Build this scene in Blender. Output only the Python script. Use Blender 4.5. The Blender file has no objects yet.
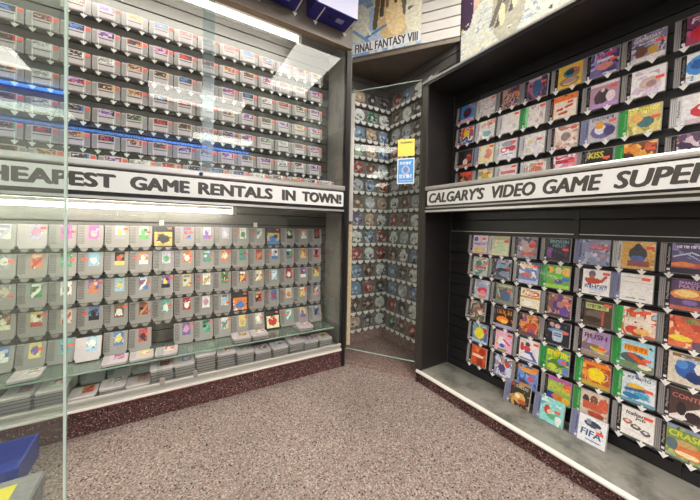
import bpy, math, random, colorsys
from mathutils import Vector, Matrix
random.seed(7)
C = bpy.context.scene.collection
R = math.radians

# ------------------------------------------------------------------ camera
F, YAW, PIT, ROL, CH, SHIFT = 291.175, R(31.616), R(-1.0693), R(1.2502), 1.074, -17.43
fw = Vector((math.sin(YAW)*math.cos(PIT), math.cos(YAW)*math.cos(PIT), math.sin(PIT)))
rt = Vector((math.cos(YAW), -math.sin(YAW), 0)); up = rt.cross(fw)
cr = rt*math.cos(ROL)+up*math.sin(ROL); cu = -rt*math.sin(ROL)+up*math.cos(ROL)
cd = bpy.data.cameras.new('camera'); cam = bpy.data.objects.new('camera', cd); C.objects.link(cam)
cd.sensor_width = 36; cd.lens = F/700*36; cd.clip_start = .02; cd.shift_y = SHIFT/700
cam.matrix_world = Matrix(((cr.x, cu.x, -fw.x, 0), (cr.y, cu.y, -fw.y, 0), (cr.z, cu.z, -fw.z, CH), (0, 0, 0, 1)))
bpy.context.scene.camera = cam
def px(x, y, z):
    d = Vector((x, y, z-CH)); k = d.dot(fw)
    return (350+F*d.dot(cr)/k, 250+SHIFT-F*d.dot(cu)/k) if k > .01 else (-999, -999)

# ------------------------------------------------------------------ materials
def lin(h):
    if not isinstance(h, str): return tuple(h)[:3]
    h = h.lstrip('#')
    if len(h) == 3: h = ''.join(c*2 for c in h)
    v = [int(h[i:i+2], 16)/255 for i in (0, 2, 4)]
    return tuple(c/12.92 if c <= .04045 else ((c+.055)/1.055)**2.4 for c in v)
M = {}
def mat(name, col='888', rough=.5, metal=0., emit=None, es=0., spec=.5, noise=None, bump=None):
    m = bpy.data.materials.new(name); m.use_nodes = True; n = m.node_tree.nodes; l = m.node_tree.links
    b = n['Principled BSDF']; c = lin(col)
    b.inputs['Base Color'].default_value = (*c, 1); b.inputs['Roughness'].default_value = rough
    b.inputs['Metallic'].default_value = metal; b.inputs['Specular IOR Level'].default_value = spec
    if emit:
        b.inputs['Emission Color'].default_value = (*lin(emit), 1); b.inputs['Emission Strength'].default_value = es
    if noise:
        sc, c2, lo, hi = noise
        tc = n.new('ShaderNodeTexCoord'); t = n.new('ShaderNodeTexNoise'); t.inputs['Scale'].default_value = sc
        t.inputs['Detail'].default_value = 6; t.inputs['Roughness'].default_value = .65
        r = n.new('ShaderNodeValToRGB'); r.color_ramp.elements[0].position = lo; r.color_ramp.elements[1].position = hi
        r.color_ramp.elements[0].color = (*lin(c2), 1); r.color_ramp.elements[1].color = (*c, 1)
        l.new(tc.outputs['Object'], t.inputs['Vector']); l.new(t.outputs['Fac'], r.inputs['Fac']); l.new(r.outputs['Color'], b.inputs['Base Color'])
        if bump:
            bp = n.new('ShaderNodeBump'); bp.inputs['Strength'].default_value = bump; bp.inputs['Distance'].default_value = .002
            l.new(t.outputs['Fac'], bp.inputs['Height']); l.new(bp.outputs['Normal'], b.inputs['Normal'])
    M[name] = m; return m
def clear(name, col, f0=.04, k=.9, rough=.02, body=0., bodycol='fff'):
    """clear sheet: transparent + mirror by viewing angle, optionally a little body colour"""
    m = bpy.data.materials.new(name); m.use_nodes = True; n = m.node_tree.nodes; l = m.node_tree.links
    n.clear(); out = n.new('ShaderNodeOutputMaterial'); t = n.new('ShaderNodeBsdfTransparent'); g = n.new('ShaderNodeBsdfGlossy')
    t.inputs['Color'].default_value = (*lin(col), 1); g.inputs['Roughness'].default_value = rough
    lw = n.new('ShaderNodeLayerWeight'); lw.inputs['Blend'].default_value = .5
    p = n.new('ShaderNodeMath'); p.operation = 'POWER'; p.inputs[1].default_value = 5
    a = n.new('ShaderNodeMath'); a.operation = 'MULTIPLY_ADD'; a.inputs[1].default_value = k; a.inputs[2].default_value = f0
    l.new(lw.outputs['Facing'], p.inputs[0]); l.new(p.outputs[0], a.inputs[0])
    base = t.outputs[0]
    if body:
        d = n.new('ShaderNodeBsdfDiffuse'); d.inputs['Color'].default_value = (*lin(bodycol), 1)
        mx = n.new('ShaderNodeMixShader'); mx.inputs[0].default_value = body
        l.new(t.outputs[0], mx.inputs[1]); l.new(d.outputs[0], mx.inputs[2]); base = mx.outputs[0]
    x = n.new('ShaderNodeMixShader'); l.new(a.outputs[0], x.inputs[0]); l.new(base, x.inputs[1]); l.new(g.outputs[0], x.inputs[2])
    l.new(x.outputs[0], out.inputs['Surface']); M[name] = m; return m
def printed(name, rough=.35, spec=.5):
    m = mat(name, 'fff', rough, spec=spec); n = m.node_tree.nodes
    a = n.new('ShaderNodeAttribute'); a.attribute_name = 'ink'
    m.node_tree.links.new(a.outputs['Color'], n['Principled BSDF'].inputs['Base Color']); return m
def carpet(name, cols, scale, sheen=0):
    m = mat(name, '888', .95, spec=.1); n = m.node_tree.nodes; l = m.node_tree.links
    tc = n.new('ShaderNodeTexCoord')
    v = n.new('ShaderNodeTexVoronoi'); v.inputs['Scale'].default_value = scale; v.inputs['Randomness'].default_value = .75
    sp = n.new('ShaderNodeSeparateColor'); r = n.new('ShaderNodeValToRGB'); r.color_ramp.interpolation = 'CONSTANT'
    e = r.color_ramp.elements; e[0].position = 0; e[0].color = (*lin(cols[0][1]), 1); e[1].position = cols[1][0]; e[1].color = (*lin(cols[1][1]), 1)
    for p, c in cols[2:]:
        q = e.new(p); q.color = (*lin(c), 1)
    l.new(tc.outputs['Object'], v.inputs['Vector']); l.new(v.outputs['Color'], sp.inputs[0]); l.new(sp.outputs[0], r.inputs['Fac'])
    ns = n.new('ShaderNodeTexNoise'); ns.inputs['Scale'].default_value = 2.5; ns.inputs['Detail'].default_value = 4
    l.new(tc.outputs['Object'], ns.inputs['Vector'])
    mr = n.new('ShaderNodeMapRange'); mr.inputs['From Min'].default_value = .3; mr.inputs['From Max'].default_value = .7
    mr.inputs['To Min'].default_value = .86; mr.inputs['To Max'].default_value = 1.08
    mu = n.new('ShaderNodeMix'); mu.data_type = 'RGBA'; mu.blend_type = 'MULTIPLY'; mu.inputs['Factor'].default_value = 1
    l.new(ns.outputs['Fac'], mr.inputs['Value']); l.new(r.outputs['Color'], mu.inputs['A']); l.new(mr.outputs['Result'], mu.inputs['B'])
    l.new(mu.outputs['Result'], n['Principled BSDF'].inputs['Base Color'])
    bp = n.new('ShaderNodeBump'); bp.inputs['Strength'].default_value = .6; bp.inputs['Distance'].default_value = .003
    l.new(v.outputs['Distance'], bp.inputs['Height']); l.new(bp.outputs['Normal'], n['Principled BSDF'].inputs['Normal'])
    return m
carpet('carpet', [(0, '8a7e77'), (.28, '9a8e86'), (.5, '7b6d68'), (.66, '8a6d69'), (.78, 'afa299'), (.9, '5d4f4c'), (.965, '322c2b')], 180)
carpet('kick_carpet', [(0, '4d3838'), (.3, '6a4847'), (.5, '382a2b'), (.68, '7a5553'), (.82, '573d3c'), (.92, 'a08f88'), (.97, '241d1e')], 210)
carpet('corner_carpet', [(0, '8a7670'), (.3, '9d867e'), (.5, '6e5a57'), (.68, 'a37d78'), (.82, '84706a'), (.9, 'b8a9a0'), (.96, '4d4040')], 200)
mat('slat_grey', '504c49', .45, noise=(3, '454240', .35, .65))
mat('slat_black', '1d1c1f', .42)
mat('slat_corner', '575450', .5)
mat('slat_white', 'dcdad4', .45, noise=(2, 'cfccc6', .35, .65))
mat('gap_black', '0c0b0b', .7)
mat('laminate_black', '1d1c1d', .4, noise=(5, '252322', .4, .7))
mat('laminate_dark', '2c2927', .45, noise=(4, '3a3632', .4, .7))
mat('laminate_grey', '8b8883', .22, noise=(3, '77746f', .35, .65))
mat('header_brown', '6b645c', .4, noise=(3, '595249', .35, .65))
mat('soffit_brown', '766b5f', .55, noise=(5, '62584d', .3, .7))
mat('wood_edge', '86735e', .5)
mat('aluminium', 'c9c8c4', .32, .75)
mat('white_rail', 'e3e0d8', .4)
mat('grey_rail', 'a9a69f', .4)
mat('post_metal', '4b4742', .35, .5)
mat('post_black', '141314', .35)
mat('sign_white', 'dfe1e0', .3)
mat('sign_ink', '3f3c3a', .4)
mat('worn_board', '918f86', .4, noise=(9, '5d5c55', .36, .56), bump=.1)
mat('base_board', '77736c', .4)
mat('red_trim', '8c3a35', .5)
mat('cart_grey', '979190', .45)
mat('cart_grey_dark', '6f6a69', .5)
mat('cart_light', 'c6babf', .42)
mat('cart_slot', '4b474c', .6)
mat('cart_black', '26242a', .4)
mat('sticker', 'f0604c', .5)
mat('tray_black', '4d4a4e', .35)
mat('tray_grey', '757373', .35)
mat('hinge_grey', 'a9a5a5', .3)
mat('spine_black', '2b2729', .35)
mat('spine_green', '3cae54', .35)
mat('spine_white', 'd9d8da', .35)
mat('spine_blue', '8e94bd', .35)
mat('letter_white', 'ece9e6', .5)
mat('troffer_frame', 'e6e6e2', .5)
mat('diffuser', 'ffffff', .5, emit='fff8ee', es=20)
mat('tube_glow', 'ffffff', .5, emit='fff9f0', es=36)
mat('tube_glow_low', 'ffffff', .5, emit='fff4e4', es=50)
mat('neon_blue', '2060ff', .5, emit='4f9dff', es=9)
mat('neon_glow_blue', '2458d8', .5)  # the neon's glow on the wall, put into a colour
mat('plaster', 'cfccc6', .7)
mat('ceiling_white', 'd9d7d2', .8)
mat('beige_strip', 'cdbd9c', .5, noise=(60, 'b9a783', .4, .6))
mat('silver_strip', 'c6c5c0', .3, .3)
mat('notice_yellow', 'eedb68', .5)
mat('notice_blue', '3f8fd6', .45)
mat('notice_white', 'eef2f4', .5)
mat('box_blue', '25237c', .35)
mat('box_lavender', 'c9cbe6', .35)
mat('reflection_blue', '1c3f9e', .35)
mat('reflection_grey', '8f8c8e', .7, noise=(60, '7f7c7e', .4, .6))
mat('label_yellow', 'dfcf3e', .5)
mat('poster_edge', 'b8b09a', .5)
mat('glass_edge', 'a8bdb3', .15, spec=.6)
mat('chrome', 'd8d8d8', .2, .9)
mat('lock_dark', '25304a', .2, .6)
mat('disc_hub', 'd5d8dc', .25)
printed('print'); printed('print_disc', .25); printed('poster_print', .4)
clear('door_glass', 'f8fbf9', .040, .6, .008)
clear('pane_glass', 'f0f6f2', .05, .85, .008, .015, 'dfe9e4')
clear('shelf_glass', 'd5e2da', .05, .8, .02, .22, 'b9c4bd')
clear('case_clear', 'f9f9f9', .03, .7, .03)
clear('acrylic', 'ffffff', .06, .7, .1, .9, 'fbfaf8')
clear('acrylic_grey', 'ffffff', .06, .7, .1, .6, 'b9b4b0')
clear('rim_glint', 'ffffff', .06, .7, .1, .5, 'e4e4e4')
clear('acrylic_thin', 'ffffff', .04, .7, .1, .10, 'e6e6e2')
clear('tape_clear', 'eaf0f2', .03, .6, .2, .06, 'cfdde4')

# ------------------------------------------------------------------ mesh helpers
class MB:
    def __init__(s): s.v = []; s.f = []; s.mi = []
    def quad_box(s, x0, x1, y0, y1, z0, z1, mi=0):
        b = len(s.v)
        s.v += [(x0, y0, z0), (x1, y0, z0), (x1, y1, z0), (x0, y1, z0), (x0, y0, z1), (x1, y0, z1), (x1, y1, z1), (x0, y1, z1)]
        s.f += [tuple(b+i for i in q) for q in ((0, 3, 2, 1), (4, 5, 6, 7), (0, 1, 5, 4), (1, 2, 6, 5), (2, 3, 7, 6), (3, 0, 4, 7))]; s.mi += [mi]*6
        return s
    def prism(s, pts, vec, mi=0):
        """polygon (3d points) swept along vec"""
        b = len(s.v); n = len(pts); V = Vector(vec)
        s.v += [tuple(p) for p in pts]+[tuple(Vector(p)+V) for p in pts]
        s.f += [tuple(b+i for i in range(n)), tuple(b+n+i for i in reversed(range(n)))]
        s.f += [(b+i, b+n+i, b+n+(i+1) % n, b+(i+1) % n) for i in range(n)]; s.mi += [mi]*(n+2); return s
    def cyl(s, a, b_, r, n=16, mi=0):
        a = Vector(a); b_ = Vector(b_); d = (b_-a).normalized(); u = d.orthogonal().normalized(); w = d.cross(u)
        return s.prism([a+u*r*math.cos(2*math.pi*i/n)+w*r*math.sin(2*math.pi*i/n) for i in range(n)], b_-a, mi)
    def mesh(s, name, mats, bevel=0, fix=True):
        me = bpy.data.meshes.new(name); me.from_pydata(s.v, [], s.f)
        for m in (mats if isinstance(mats, (list, tuple)) else [mats]): me.materials.append(M[m])
        if any(s.mi): me.polygons.foreach_set('material_index', s.mi)
        import bmesh
        bm = bmesh.new(); bm.from_mesh(me)
        bmesh.ops.recalc_face_normals(bm, faces=bm.faces)
        if bevel: bmesh.ops.bevel(bm, geom=bm.edges[:], offset=bevel, segments=2, affect='EDGES', clamp_overlap=True)
        bm.to_mesh(me); bm.free()
        return me
def obj(name, me, parent=None, loc=None, rot=None):
    o = bpy.data.objects.new(name, me); C.objects.link(o)
    if parent: o.parent = parent
    if loc: o.location = loc
    if rot: o.rotation_euler = rot
    return o
def box(name, x0, x1, y0, y1, z0, z1, m, parent=None, bevel=0):
    """box with its own origin at the base centre"""
    cx, cy = (x0+x1)/2, (y0+y1)/2
    me = MB().quad_box(x0-cx, x1-cx, y0-cy, y1-cy, 0, z1-z0).mesh(name, m, bevel)
    o = obj(name, me, parent)
    o.location = Vector((cx, cy, z0))-(parent.location if parent else Vector())
    return o
def tag(o, label, cat, group=None):
    o['label'] = label; o['category'] = cat
    if group: o['group'] = group
    return o
def thing(name, label, cat, loc=(0, 0, 0), rot=(0, 0, 0), group=None):
    o = bpy.data.objects.new(name, None); o.empty_display_size = .02; C.objects.link(o); o.location = loc; o.rotation_euler = rot
    return tag(o, label, cat, group)
def struct(o): o['kind'] = 'structure'; return o
def text_mesh(name, body, w, h, m, shear=0., bold=.0, keep=False, depth=.0004):
    """lettering fitted to w x h, in the XZ plane facing -Y, lower left at the origin"""
    cu_ = bpy.data.curves.new(name, 'FONT'); cu_.body = body; cu_.size = 1; cu_.shear = shear; cu_.resolution_u = 3; cu_.fill_mode = 'FRONT'
    t = bpy.data.objects.new('tmp', cu_); C.objects.link(t); bpy.context.view_layer.update()
    me = bpy.data.meshes.new_from_object(t.evaluated_get(bpy.context.evaluated_depsgraph_get()))
    bpy.data.objects.remove(t); bpy.data.curves.remove(cu_)
    xs = [v.co.x for v in me.vertices]; ys = [v.co.y for v in me.vertices]
    x0, x1, y0, y1 = min(xs), max(xs), min(ys), max(ys); sy = h/(y1-y0); sx = sy if keep else w/(x1-x0)
    for v in me.vertices: v.co = Vector(((v.co.x-x0)*sx, 0, (v.co.y-y0)*sy))
    if bold:
        base = [v.co.copy() for v in me.vertices]; polys = [tuple(q.vertices) for q in me.polygons]; n = len(base); V = []; P_ = []
        for k, (ox, oz) in enumerate(((0, 0), (-bold, 0), (bold, 0), (0, bold*.6), (0, -bold*.6), (-bold, bold*.6), (bold, -bold*.6))):
            V += [(c.x*(1-2*bold*h/max(w, 1e-6))+(ox+bold)*h, -.00002*k, c.z*(1-1.2*bold)+(oz+bold*.6)*h) for c in base]; P_ += [tuple(i+k*n for i in q) for q in polys]
        me = bpy.data.meshes.new(name); me.from_pydata(V, [], P_)
    me.materials.clear(); me.materials.append(M[m]); me.name = name
    return me

# ------------------------------------------------------------------ printed artwork (the ink of each cover)
def vnoise(seed):
    rg = random.Random(seed); T = [[rg.random() for _ in range(17)] for _ in range(17)]
    def f(x, y):
        x %= 16; y %= 16; i, j = int(x), int(y); a, b = x-i, y-j; a = a*a*(3-2*a); b = b*b*(3-2*b)
        return (T[j][i]*(1-a)+T[j][i+1]*a)*(1-b)+(T[j+1][i]*(1-a)+T[j+1][i+1]*a)*b
    return f
def paint(spec, nx, ny, seed=0, jit=.5, sat=1., gain=1.):
    """spec: 'bg=hex;n=scale,amount,hex,..;e x y rx ry hex;r x0 y0 x1 y1 hex;l x0 y0 x1 y1 w hex;g hexTop hexBottom'"""
    ops = []
    for s in spec.split(';'):
        s = s.strip()
        if not s: continue
        k, *a = s.replace('=', ' ').replace(',', ' ').split()
        ops.append((k, a))
    nz = [vnoise(seed*7+i) for i in range(3)]; out = []; rg = random.Random(seed)
    for j in range(ny):
        for i in range(nx):
            x, y = (i+.5)/nx, (j+.5)/ny; c = (.5, .5, .5)
            for q, (k, a) in enumerate(ops):
                if k == 'bg': c = lin(a[0])
                elif k == 'g': c = tuple(p*(1-y)+r*y for p, r in zip(lin(a[0]), lin(a[1])))
                elif k == 'n':
                    sc = float(a[0]); am = float(a[1]); cols = a[2:]
                    v = .65*nz[q % 3](x*sc+q*3.1, y*sc)+.35*nz[(q+1) % 3](x*sc*2.3, y*sc*2.3+q)
                    if v > 1-am: c = lin(cols[int(nz[(q+2) % 3](x*sc*.8+5, y*sc*.8)*1.4*len(cols)) % len(cols)])
                elif k == 'e':
                    X, Y, rx, ry = map(float, a[:4])
                    if ((x-X)/rx)**2+((y-Y)/ry)**2 < 1: c = lin(a[4])
                elif k == 'o':
                    X, Y, rx, ry = map(float, a[:4]); d = ((x-X)/rx)**2+((y-Y)/ry)**2
                    if .5 < d < 1: c = lin(a[4])
                elif k == 'r':
                    x0, y0, x1, y1 = map(float, a[:4])
                    if x0 <= x <= x1 and y0 <= y <= y1: c = lin(a[4])
                elif k == 'l':
                    x0, y0, x1, y1, w = map(float, a[:5]); dx, dy = x1-x0, y1-y0
                    t = max(0, min(1, ((x-x0)*dx+(y-y0)*dy)/(dx*dx+dy*dy+1e-9)))
                    if math.hypot(x-x0-t*dx, y-y0-t*dy) < w: c = lin(a[5])
                elif k == 'h':
                    if float(a[0])*x+float(a[1])*y < float(a[2]): c = lin(a[3])
                elif k == 'w':      # a line of lettering too small to read
                    x0, y0, x1, y1, n = map(float, a[:5])
                    if x0 <= x <= x1 and y0 <= y <= y1:
                        u = (x-x0)/(x1-x0)*n; q_ = (y-y0)/(y1-y0); g_ = int(u)*7+len(ops); e = u % 1
                        if e < .34 or (e < .78 and (q_ < .3 if g_ % 3 else .35 < q_ < .65)) or (g_ % 2 and .5 < e < .8): c = lin(a[5])
            j_ = jit*(.6*nz[0](x*nx*.43+y*2.3+3, y*ny*.47+x*1.7)+.4*rg.random()-.5)
            c = tuple(max(0, min(1, q_*(1+j_)+max(0, j_-.25)*.25)) for q_ in c)
            g_ = sum(c)/3; c = tuple(max(0, min(1, (g_+(q_-g_)*sat)*gain)) for q_ in c)
            out.append(c)
    return out
def art_mesh(name, spec, w, h, nx, ny, seed=0, m='print', disc=False, sat=1., gain=1.):
    """sheet in the XZ plane facing -Y, lower left at origin, real card thickness behind"""
    cols = paint(spec, nx, ny, seed, .5, sat, gain); v = []; f = []; cc = []
    if disc:
        n = nx; r0, r1 = .12*w/2, w/2; rings = ny
        for k in range(rings+1):
            r = r0+(r1-r0)*k/rings
            v += [(w/2+r*math.cos(2*math.pi*i/n), 0, h/2+r*math.sin(2*math.pi*i/n)) for i in range(n)]
        g = paint(spec, 24, 24, seed)
        for k in range(rings):
            for i in range(n):
                a = [k*n+i, k*n+(i+1) % n, (k+1)*n+(i+1) % n, (k+1)*n+i]; f.append(a[::-1])
                X = sum(v[q][0] for q in a)/4/w; Z = 1-sum(v[q][2] for q in a)/4/h
                cc += [g[min(23, int(Z*24))*24+min(23, int(X*24))] if k else lin('c9ccd2')]*4
    else:
        for j in range(ny+1):
            for i in range(nx+1): v.append((w*i/nx, 0, h*(1-j/ny)))
        for j in range(ny):
            for i in range(nx):
                a = j*(nx+1)+i; f.append((a, a+nx+1, a+nx+2, a+1)); cc += [cols[j*nx+i]]*4
    me = bpy.data.meshes.new(name); me.from_pydata(v, [], f); at = me.color_attributes.new('ink', 'FLOAT_COLOR', 'CORNER')
    at.data.foreach_set('color', [q for c in cc for q in (*c, 1)]); me.materials.append(M[m]); return me
ORD = 'zero first second third fourth fifth sixth seventh eighth ninth tenth eleventh twelfth thirteenth fourteenth fifteenth sixteenth seventeenth'.split()
HN = {}
# ================================================================== THE SETTING
DW, EW, DF, EF = 2.22, 1.765, 1.9156, 1.479      # slat faces (left / right wall), cabinet fronts
def slat_wall(name, face, a0, a1, z0, z1, m, axis, zref, pitch=.0767):
    """slatwall: boards with dark grooves between, on a backing; axis 'y' = wall at constant y"""
    mb = MB(); zs = []
    k = math.floor((z0-zref)/pitch)
    z = zref+k*pitch
    while z < z1:
        lo, hi = max(z0, z+.0045), min(z1, z+pitch-.0045)
        if hi-lo > .004: zs.append((lo, hi))
        z += pitch
    def b(lo, hi, d0, d1, mi):
        if axis == 'y': mb.quad_box(a0, a1, face+d0, face+d1, lo, hi, mi)
        else: mb.quad_box(face+d0, face+d1, a0, a1, lo, hi, mi)
    b(z0, z1, .012, .06, 1)
    for lo, hi in zs: b(lo, hi, 0, .012, 0)
    return struct(obj(name, mb.mesh(name, [m, 'gap_black'])))
XW, YB, XE, YW = -10., -4.1, 3.2, 2.28
HC = 3.0
struct(obj('floor', MB().quad_box(XW, XE, YB, YW, -.05, 0).mesh('floor', 'carpet')))
struct(obj('ceiling', MB().quad_box(XW, XE, YB, YW, HC, HC+.05).mesh('ceiling', 'ceiling_white')))
slat_wall('wall_back', DW, XW, 1.125, 0, HC, 'slat_grey', 'y', 1.075)
slat_wall('wall_corner', DW, 1.125, EW+.06, 0, HC, 'slat_corner', 'y', 1.075)
slat_wall('wall_right', EW, -1.2, 1.44, 0, HC, 'slat_black', 'x', 1.063)
slat_wall('wall_nook', EW, 1.44, DW, 0, HC, 'slat_corner', 'x', 1.063)
struct(obj('wall_left', MB().quad_box(XW-.05, XW, YB, YW, 0, HC).mesh('wall_left', 'plaster')))
struct(obj('wall_rear', MB().quad_box(XW, XE, YB-.05, YB, 0, HC).mesh('wall_rear', 'plaster')))
struct(obj('wall_far', MB().quad_box(XE, XE+.05, YB, -1.2, 0, HC).mesh('wall_far', 'plaster')))
struct(obj('wall_return', MB().quad_box(EW, XE, -1.2, -1.15, 0, HC).mesh('wall_return', 'plaster')))
# the diagonal white slatwall over the corner and the sloping-looking flat soffit below it
ZS = 2.46
dA, dB = Vector((1.171, 2.217, 0)), Vector((1.763, 1.409, 0))
dd = (dB-dA).normalized(); dn = Vector((dd.y, -dd.x, 0))       # dn points to the camera side
if dn.dot(Vector((-1, -1, 0))) < 0: dn = -dn
mb = MB(); z = ZS+.012
mb.prism([dA-dn*.012+Vector((0, 0, ZS)), dB-dn*.012+Vector((0, 0, ZS)), dB-dn*.03+Vector((0, 0, ZS)), dA-dn*.03+Vector((0, 0, ZS))], (0, 0, HC-ZS), 1)
while z < HC:
    hi = min(HC, z+.068)
    mb.prism([dA+Vector((0, 0, z)), dB+Vector((0, 0, z)), dB-dn*.0125+Vector((0, 0, z)), dA-dn*.0125+Vector((0, 0, z))], (0, 0, hi-z), 0); z += .0767
struct(obj('wall_diagonal', mb.mesh('wall_diagonal', ['slat_white', 'gap_black'])))
P3 = [dA+dn*.004, dB+dn*.004, Vector((EW-.001, DW-.001, 0))]
struct(obj('ceiling_corner_soffit', MB().prism([p+Vector((0, 0, ZS-.03)) for p in P3], (0, 0, .03)).mesh('soffit', 'soffit_brown')))
# wall standards of the right unit
for i, (y, z0, z1) in enumerate(((1.251, 1.93, 2.04), (.659, 1.045, 1.18), (.285, .09, .2))):
    struct(obj('trim_%d' % (i+1), MB().quad_box(EW-.006, EW-.0005, y-.011, y+.011, z0, z1).mesh('standard', 'laminate_black')))

# ================================================================== LEFT CABINET
XP = 1.122       # inside face of its right end
XL = -1.5
cab = thing('display_cabinet', 'long grey wall cabinet with glass fronts full of grey cartridges, left wall', 'display cabinet', (0, 2.07, 0))
box('kick_board', XL, XP+.02, DF, DF+.03, 0, .118, 'kick_carpet', cab)
box('kick_trim', XL, XP, DF-.004, DF+.03, .118, .124, 'red_trim', cab)
box('base_board', XL, XP, DF+.012, DW-.002, .130, .158, 'base_board', cab)
mb = MB()
pr = [(0, .140), (-.012, .142), (-.017, .150), (-.012, .158), (0, .160), (.002, .172), (-.006, .178), (-.006, .190), (.006, .194), (.012, .190), (.012, .14)]
mb.prism([(XL, DF+y, z-.012) for y, z in pr], (XP-XL-.005, 0, 0)); o = obj('lower_door_track', mb.mesh('track', 'grey_rail'), cab); o.location = (0, -2.07, 0)
box('track_bead', XL, XP-.006, DF-.021, DF-.0175, .133, .147, 'white_rail', cab, .0015)
box('end_panel', XP, XP+.028, DF+.035, DW-.002, .0, 2.9, 'laminate_grey', cab)
box('corner_post', XP-.003, XP+.03, DF-.006, DF+.033, 0, 2.405, 'post_black', cab, .002)
box('post_edge', XP+.031, XP+.045, DF+.0, DF+.03, .14, 2.405, 'post_metal', cab)
box('header', XL, XP+.028, DF-.02, DF+.03, 2.416, HC-.002, 'header_brown', cab)
box('header_edge', XL, XP+.028, DF-.024, DF+.032, 2.411, 2.4155, 'wood_edge', cab)
box('header_top', XL, XP, DF+.031, DW-.002, 2.50, 2.52, 'laminate_grey', cab)
box('middle_shelf', XL, XP-.001, DF+.005, DW-.002, 1.332, 1.348, 'base_board', cab)
mb = MB(); pr = [(-.012, 1.368), (-.016, 1.376), (-.016, 1.396), (-.008, 1.404), (.012, 1.404), (.016, 1.396), (.016, 1.368)]
mb.prism([(XL, DF+y, z-.021) for y, z in pr], (XP-.005-XL, 0, 0)); o = obj('upper_door_track', mb.mesh('track', 'aluminium'), cab); o.location = (0, -2.07, 0)
box('sign_beam', XL, XP-.004, DF+.002, DF+.05, 1.184, 1.3315, 'laminate_black', cab)
box('beam_strip', XL, XP-.004, DF-.006, DF+.0015, 1.190, 1.204, 'aluminium', cab)
for k, (x0, x1, dy) in enumerate(((XL, -.62, 0), (-.622, .21, .006), (.150, XP-.005, 0))):
    box('upper_glass_door', x0, x1, DF+.004+dy, DF+.0075+dy, 1.3845, 2.406, 'door_glass', cab)
for k, (x0, x1, dy) in enumerate(((XL, -.03, .006), (-.06, XP-.005, 0))):
    box('lower_glass_door', x0, x1, DF+.001+dy, DF+.0045+dy, .1835, 1.183, 'door_glass', cab)
box('door_edge_strip', .150, .211, DF+.0010, DF+.0030, 1.39, 2.40, 'tape_clear', cab)
for x in (-.033, .131):
    box('door_pull', x-.012, x+.012, DF-.008, DF+.0005, .170, .212, 'chrome', cab, .002)
mb = MB().cyl((0, -.012, 0), (0, .004, 0), .011, 20); o = obj('door_lock', mb.mesh('lock', 'lock_dark'), cab); o.location = (.146, DF-.014-2.07, 1.362)
o = box('glass_shelf', XL, 1.09, 1.985, DW-.003, .284, .292, 'shelf_glass', cab)
box('shelf_front_edge', XL, 1.09, 1.983, 1.9849, .284, .292, 'glass_edge', cab)
for x in (-.312, .50, .965):
    mb = MB().prism([(0, 0, 0), (0, 0, -.03), (0, -.205, -.008), (0, -.21, .0)], (.004, 0, 0)); o = obj('shelf_bracket', mb.mesh('bracket', 'grey_rail'), cab); o.location = (x, DW-.003-2.07, .2835)
for x in (-.05, .535):
    box('wall_clip', x-.013, x+.013, DW-.012, DW-.0005, 1.058, 1.092, 'acrylic', cab)

tube = thing('fluorescent_tube', 'glowing white fluorescent tube under the top header of the left cabinet', 'light', (-.3, 2.05, 2.432))
obj('tube', MB().cyl((-1.1, 0, 0), (1.075, 0, 0), .013, 18).mesh('tube', 'tube_glow'), tube)
box('fixture_channel', -1.4, .80, 2.03, 2.07, 2.452, 2.4995, 'troffer_frame', tube)
for x in (-1.402, .79):
    box('lamp_holder', x-.012, x+.012, 2.035, 2.065, 2.412, 2.4515, 'troffer_frame', tube)
tube = thing('fluorescent_tube', 'glowing fluorescent tube tucked behind the sign over the lower grey cartridges', 'light', (-.2, 2.04, 1.157))
obj('tube', MB().cyl((-1.2, 0, 0), (.55, 0, 0), .013, 18).mesh('tube', 'tube_glow_low'), tube)
box('fixture_channel', -1.45, .40, 2.022, 2.058, 1.19, 1.3315, 'troffer_frame', tube)
for x in (-1.405, .355):
    box('lamp_holder', x-.012, x+.012, 2.027, 2.053, 1.142, 1.1895, 'troffer_frame', tube)

def rounded(x0, x1, z0, z1, r, y, n=6):
    P = []
    for cx, cz, a0 in ((x1-r, z1-r, 0), (x0+r, z1-r, 90), (x0+r, z0+r, 180), (x1-r, z0+r, 270)):
        P += [(cx+r*math.cos(R(a0+90*i/n)), y, cz+r*math.sin(R(a0+90*i/n))) for i in range(n+1)]
    return P
def sign(name, label, base, rot, x0, x1, z0, z1, words, ch, cz, shear, bold):
    t = thing(name, label, 'sign', base, rot)
    obj('sign_frame', MB().prism(rounded(x0-.006, x1+.006, z0-.007, z1+.007, .018, 0), (0, .008, 0)).mesh('sign_frame', 'post_black'), t)
    obj('sign_panel', MB().prism(rounded(x0, x1, z0, z1, .014, -.004), (0, .004, 0)).mesh('sign_panel', 'sign_white'), t)
    for w, a, b in words:
        obj('lettering', text_mesh('lettering', w, b-a, ch, 'sign_ink', shear, bold), t, (a, -.0046, cz))
    return t
W1 = [('CHEAPEST', -.775, -.241), ('GAME', -.184, .091), ('RENTALS', .132, .569), ('IN', .63, .728), ('TOWN!', .772, 1.090)]
sign('shop_sign', 'long white sign reading CHEAPEST GAME RENTALS IN TOWN across the left cabinet', (0, DF-.0085, 0), (0, 0, 0), -1.45, XP-.015, 1.226, 1.336, W1, .072, 1.2445, 0, .085)

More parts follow.
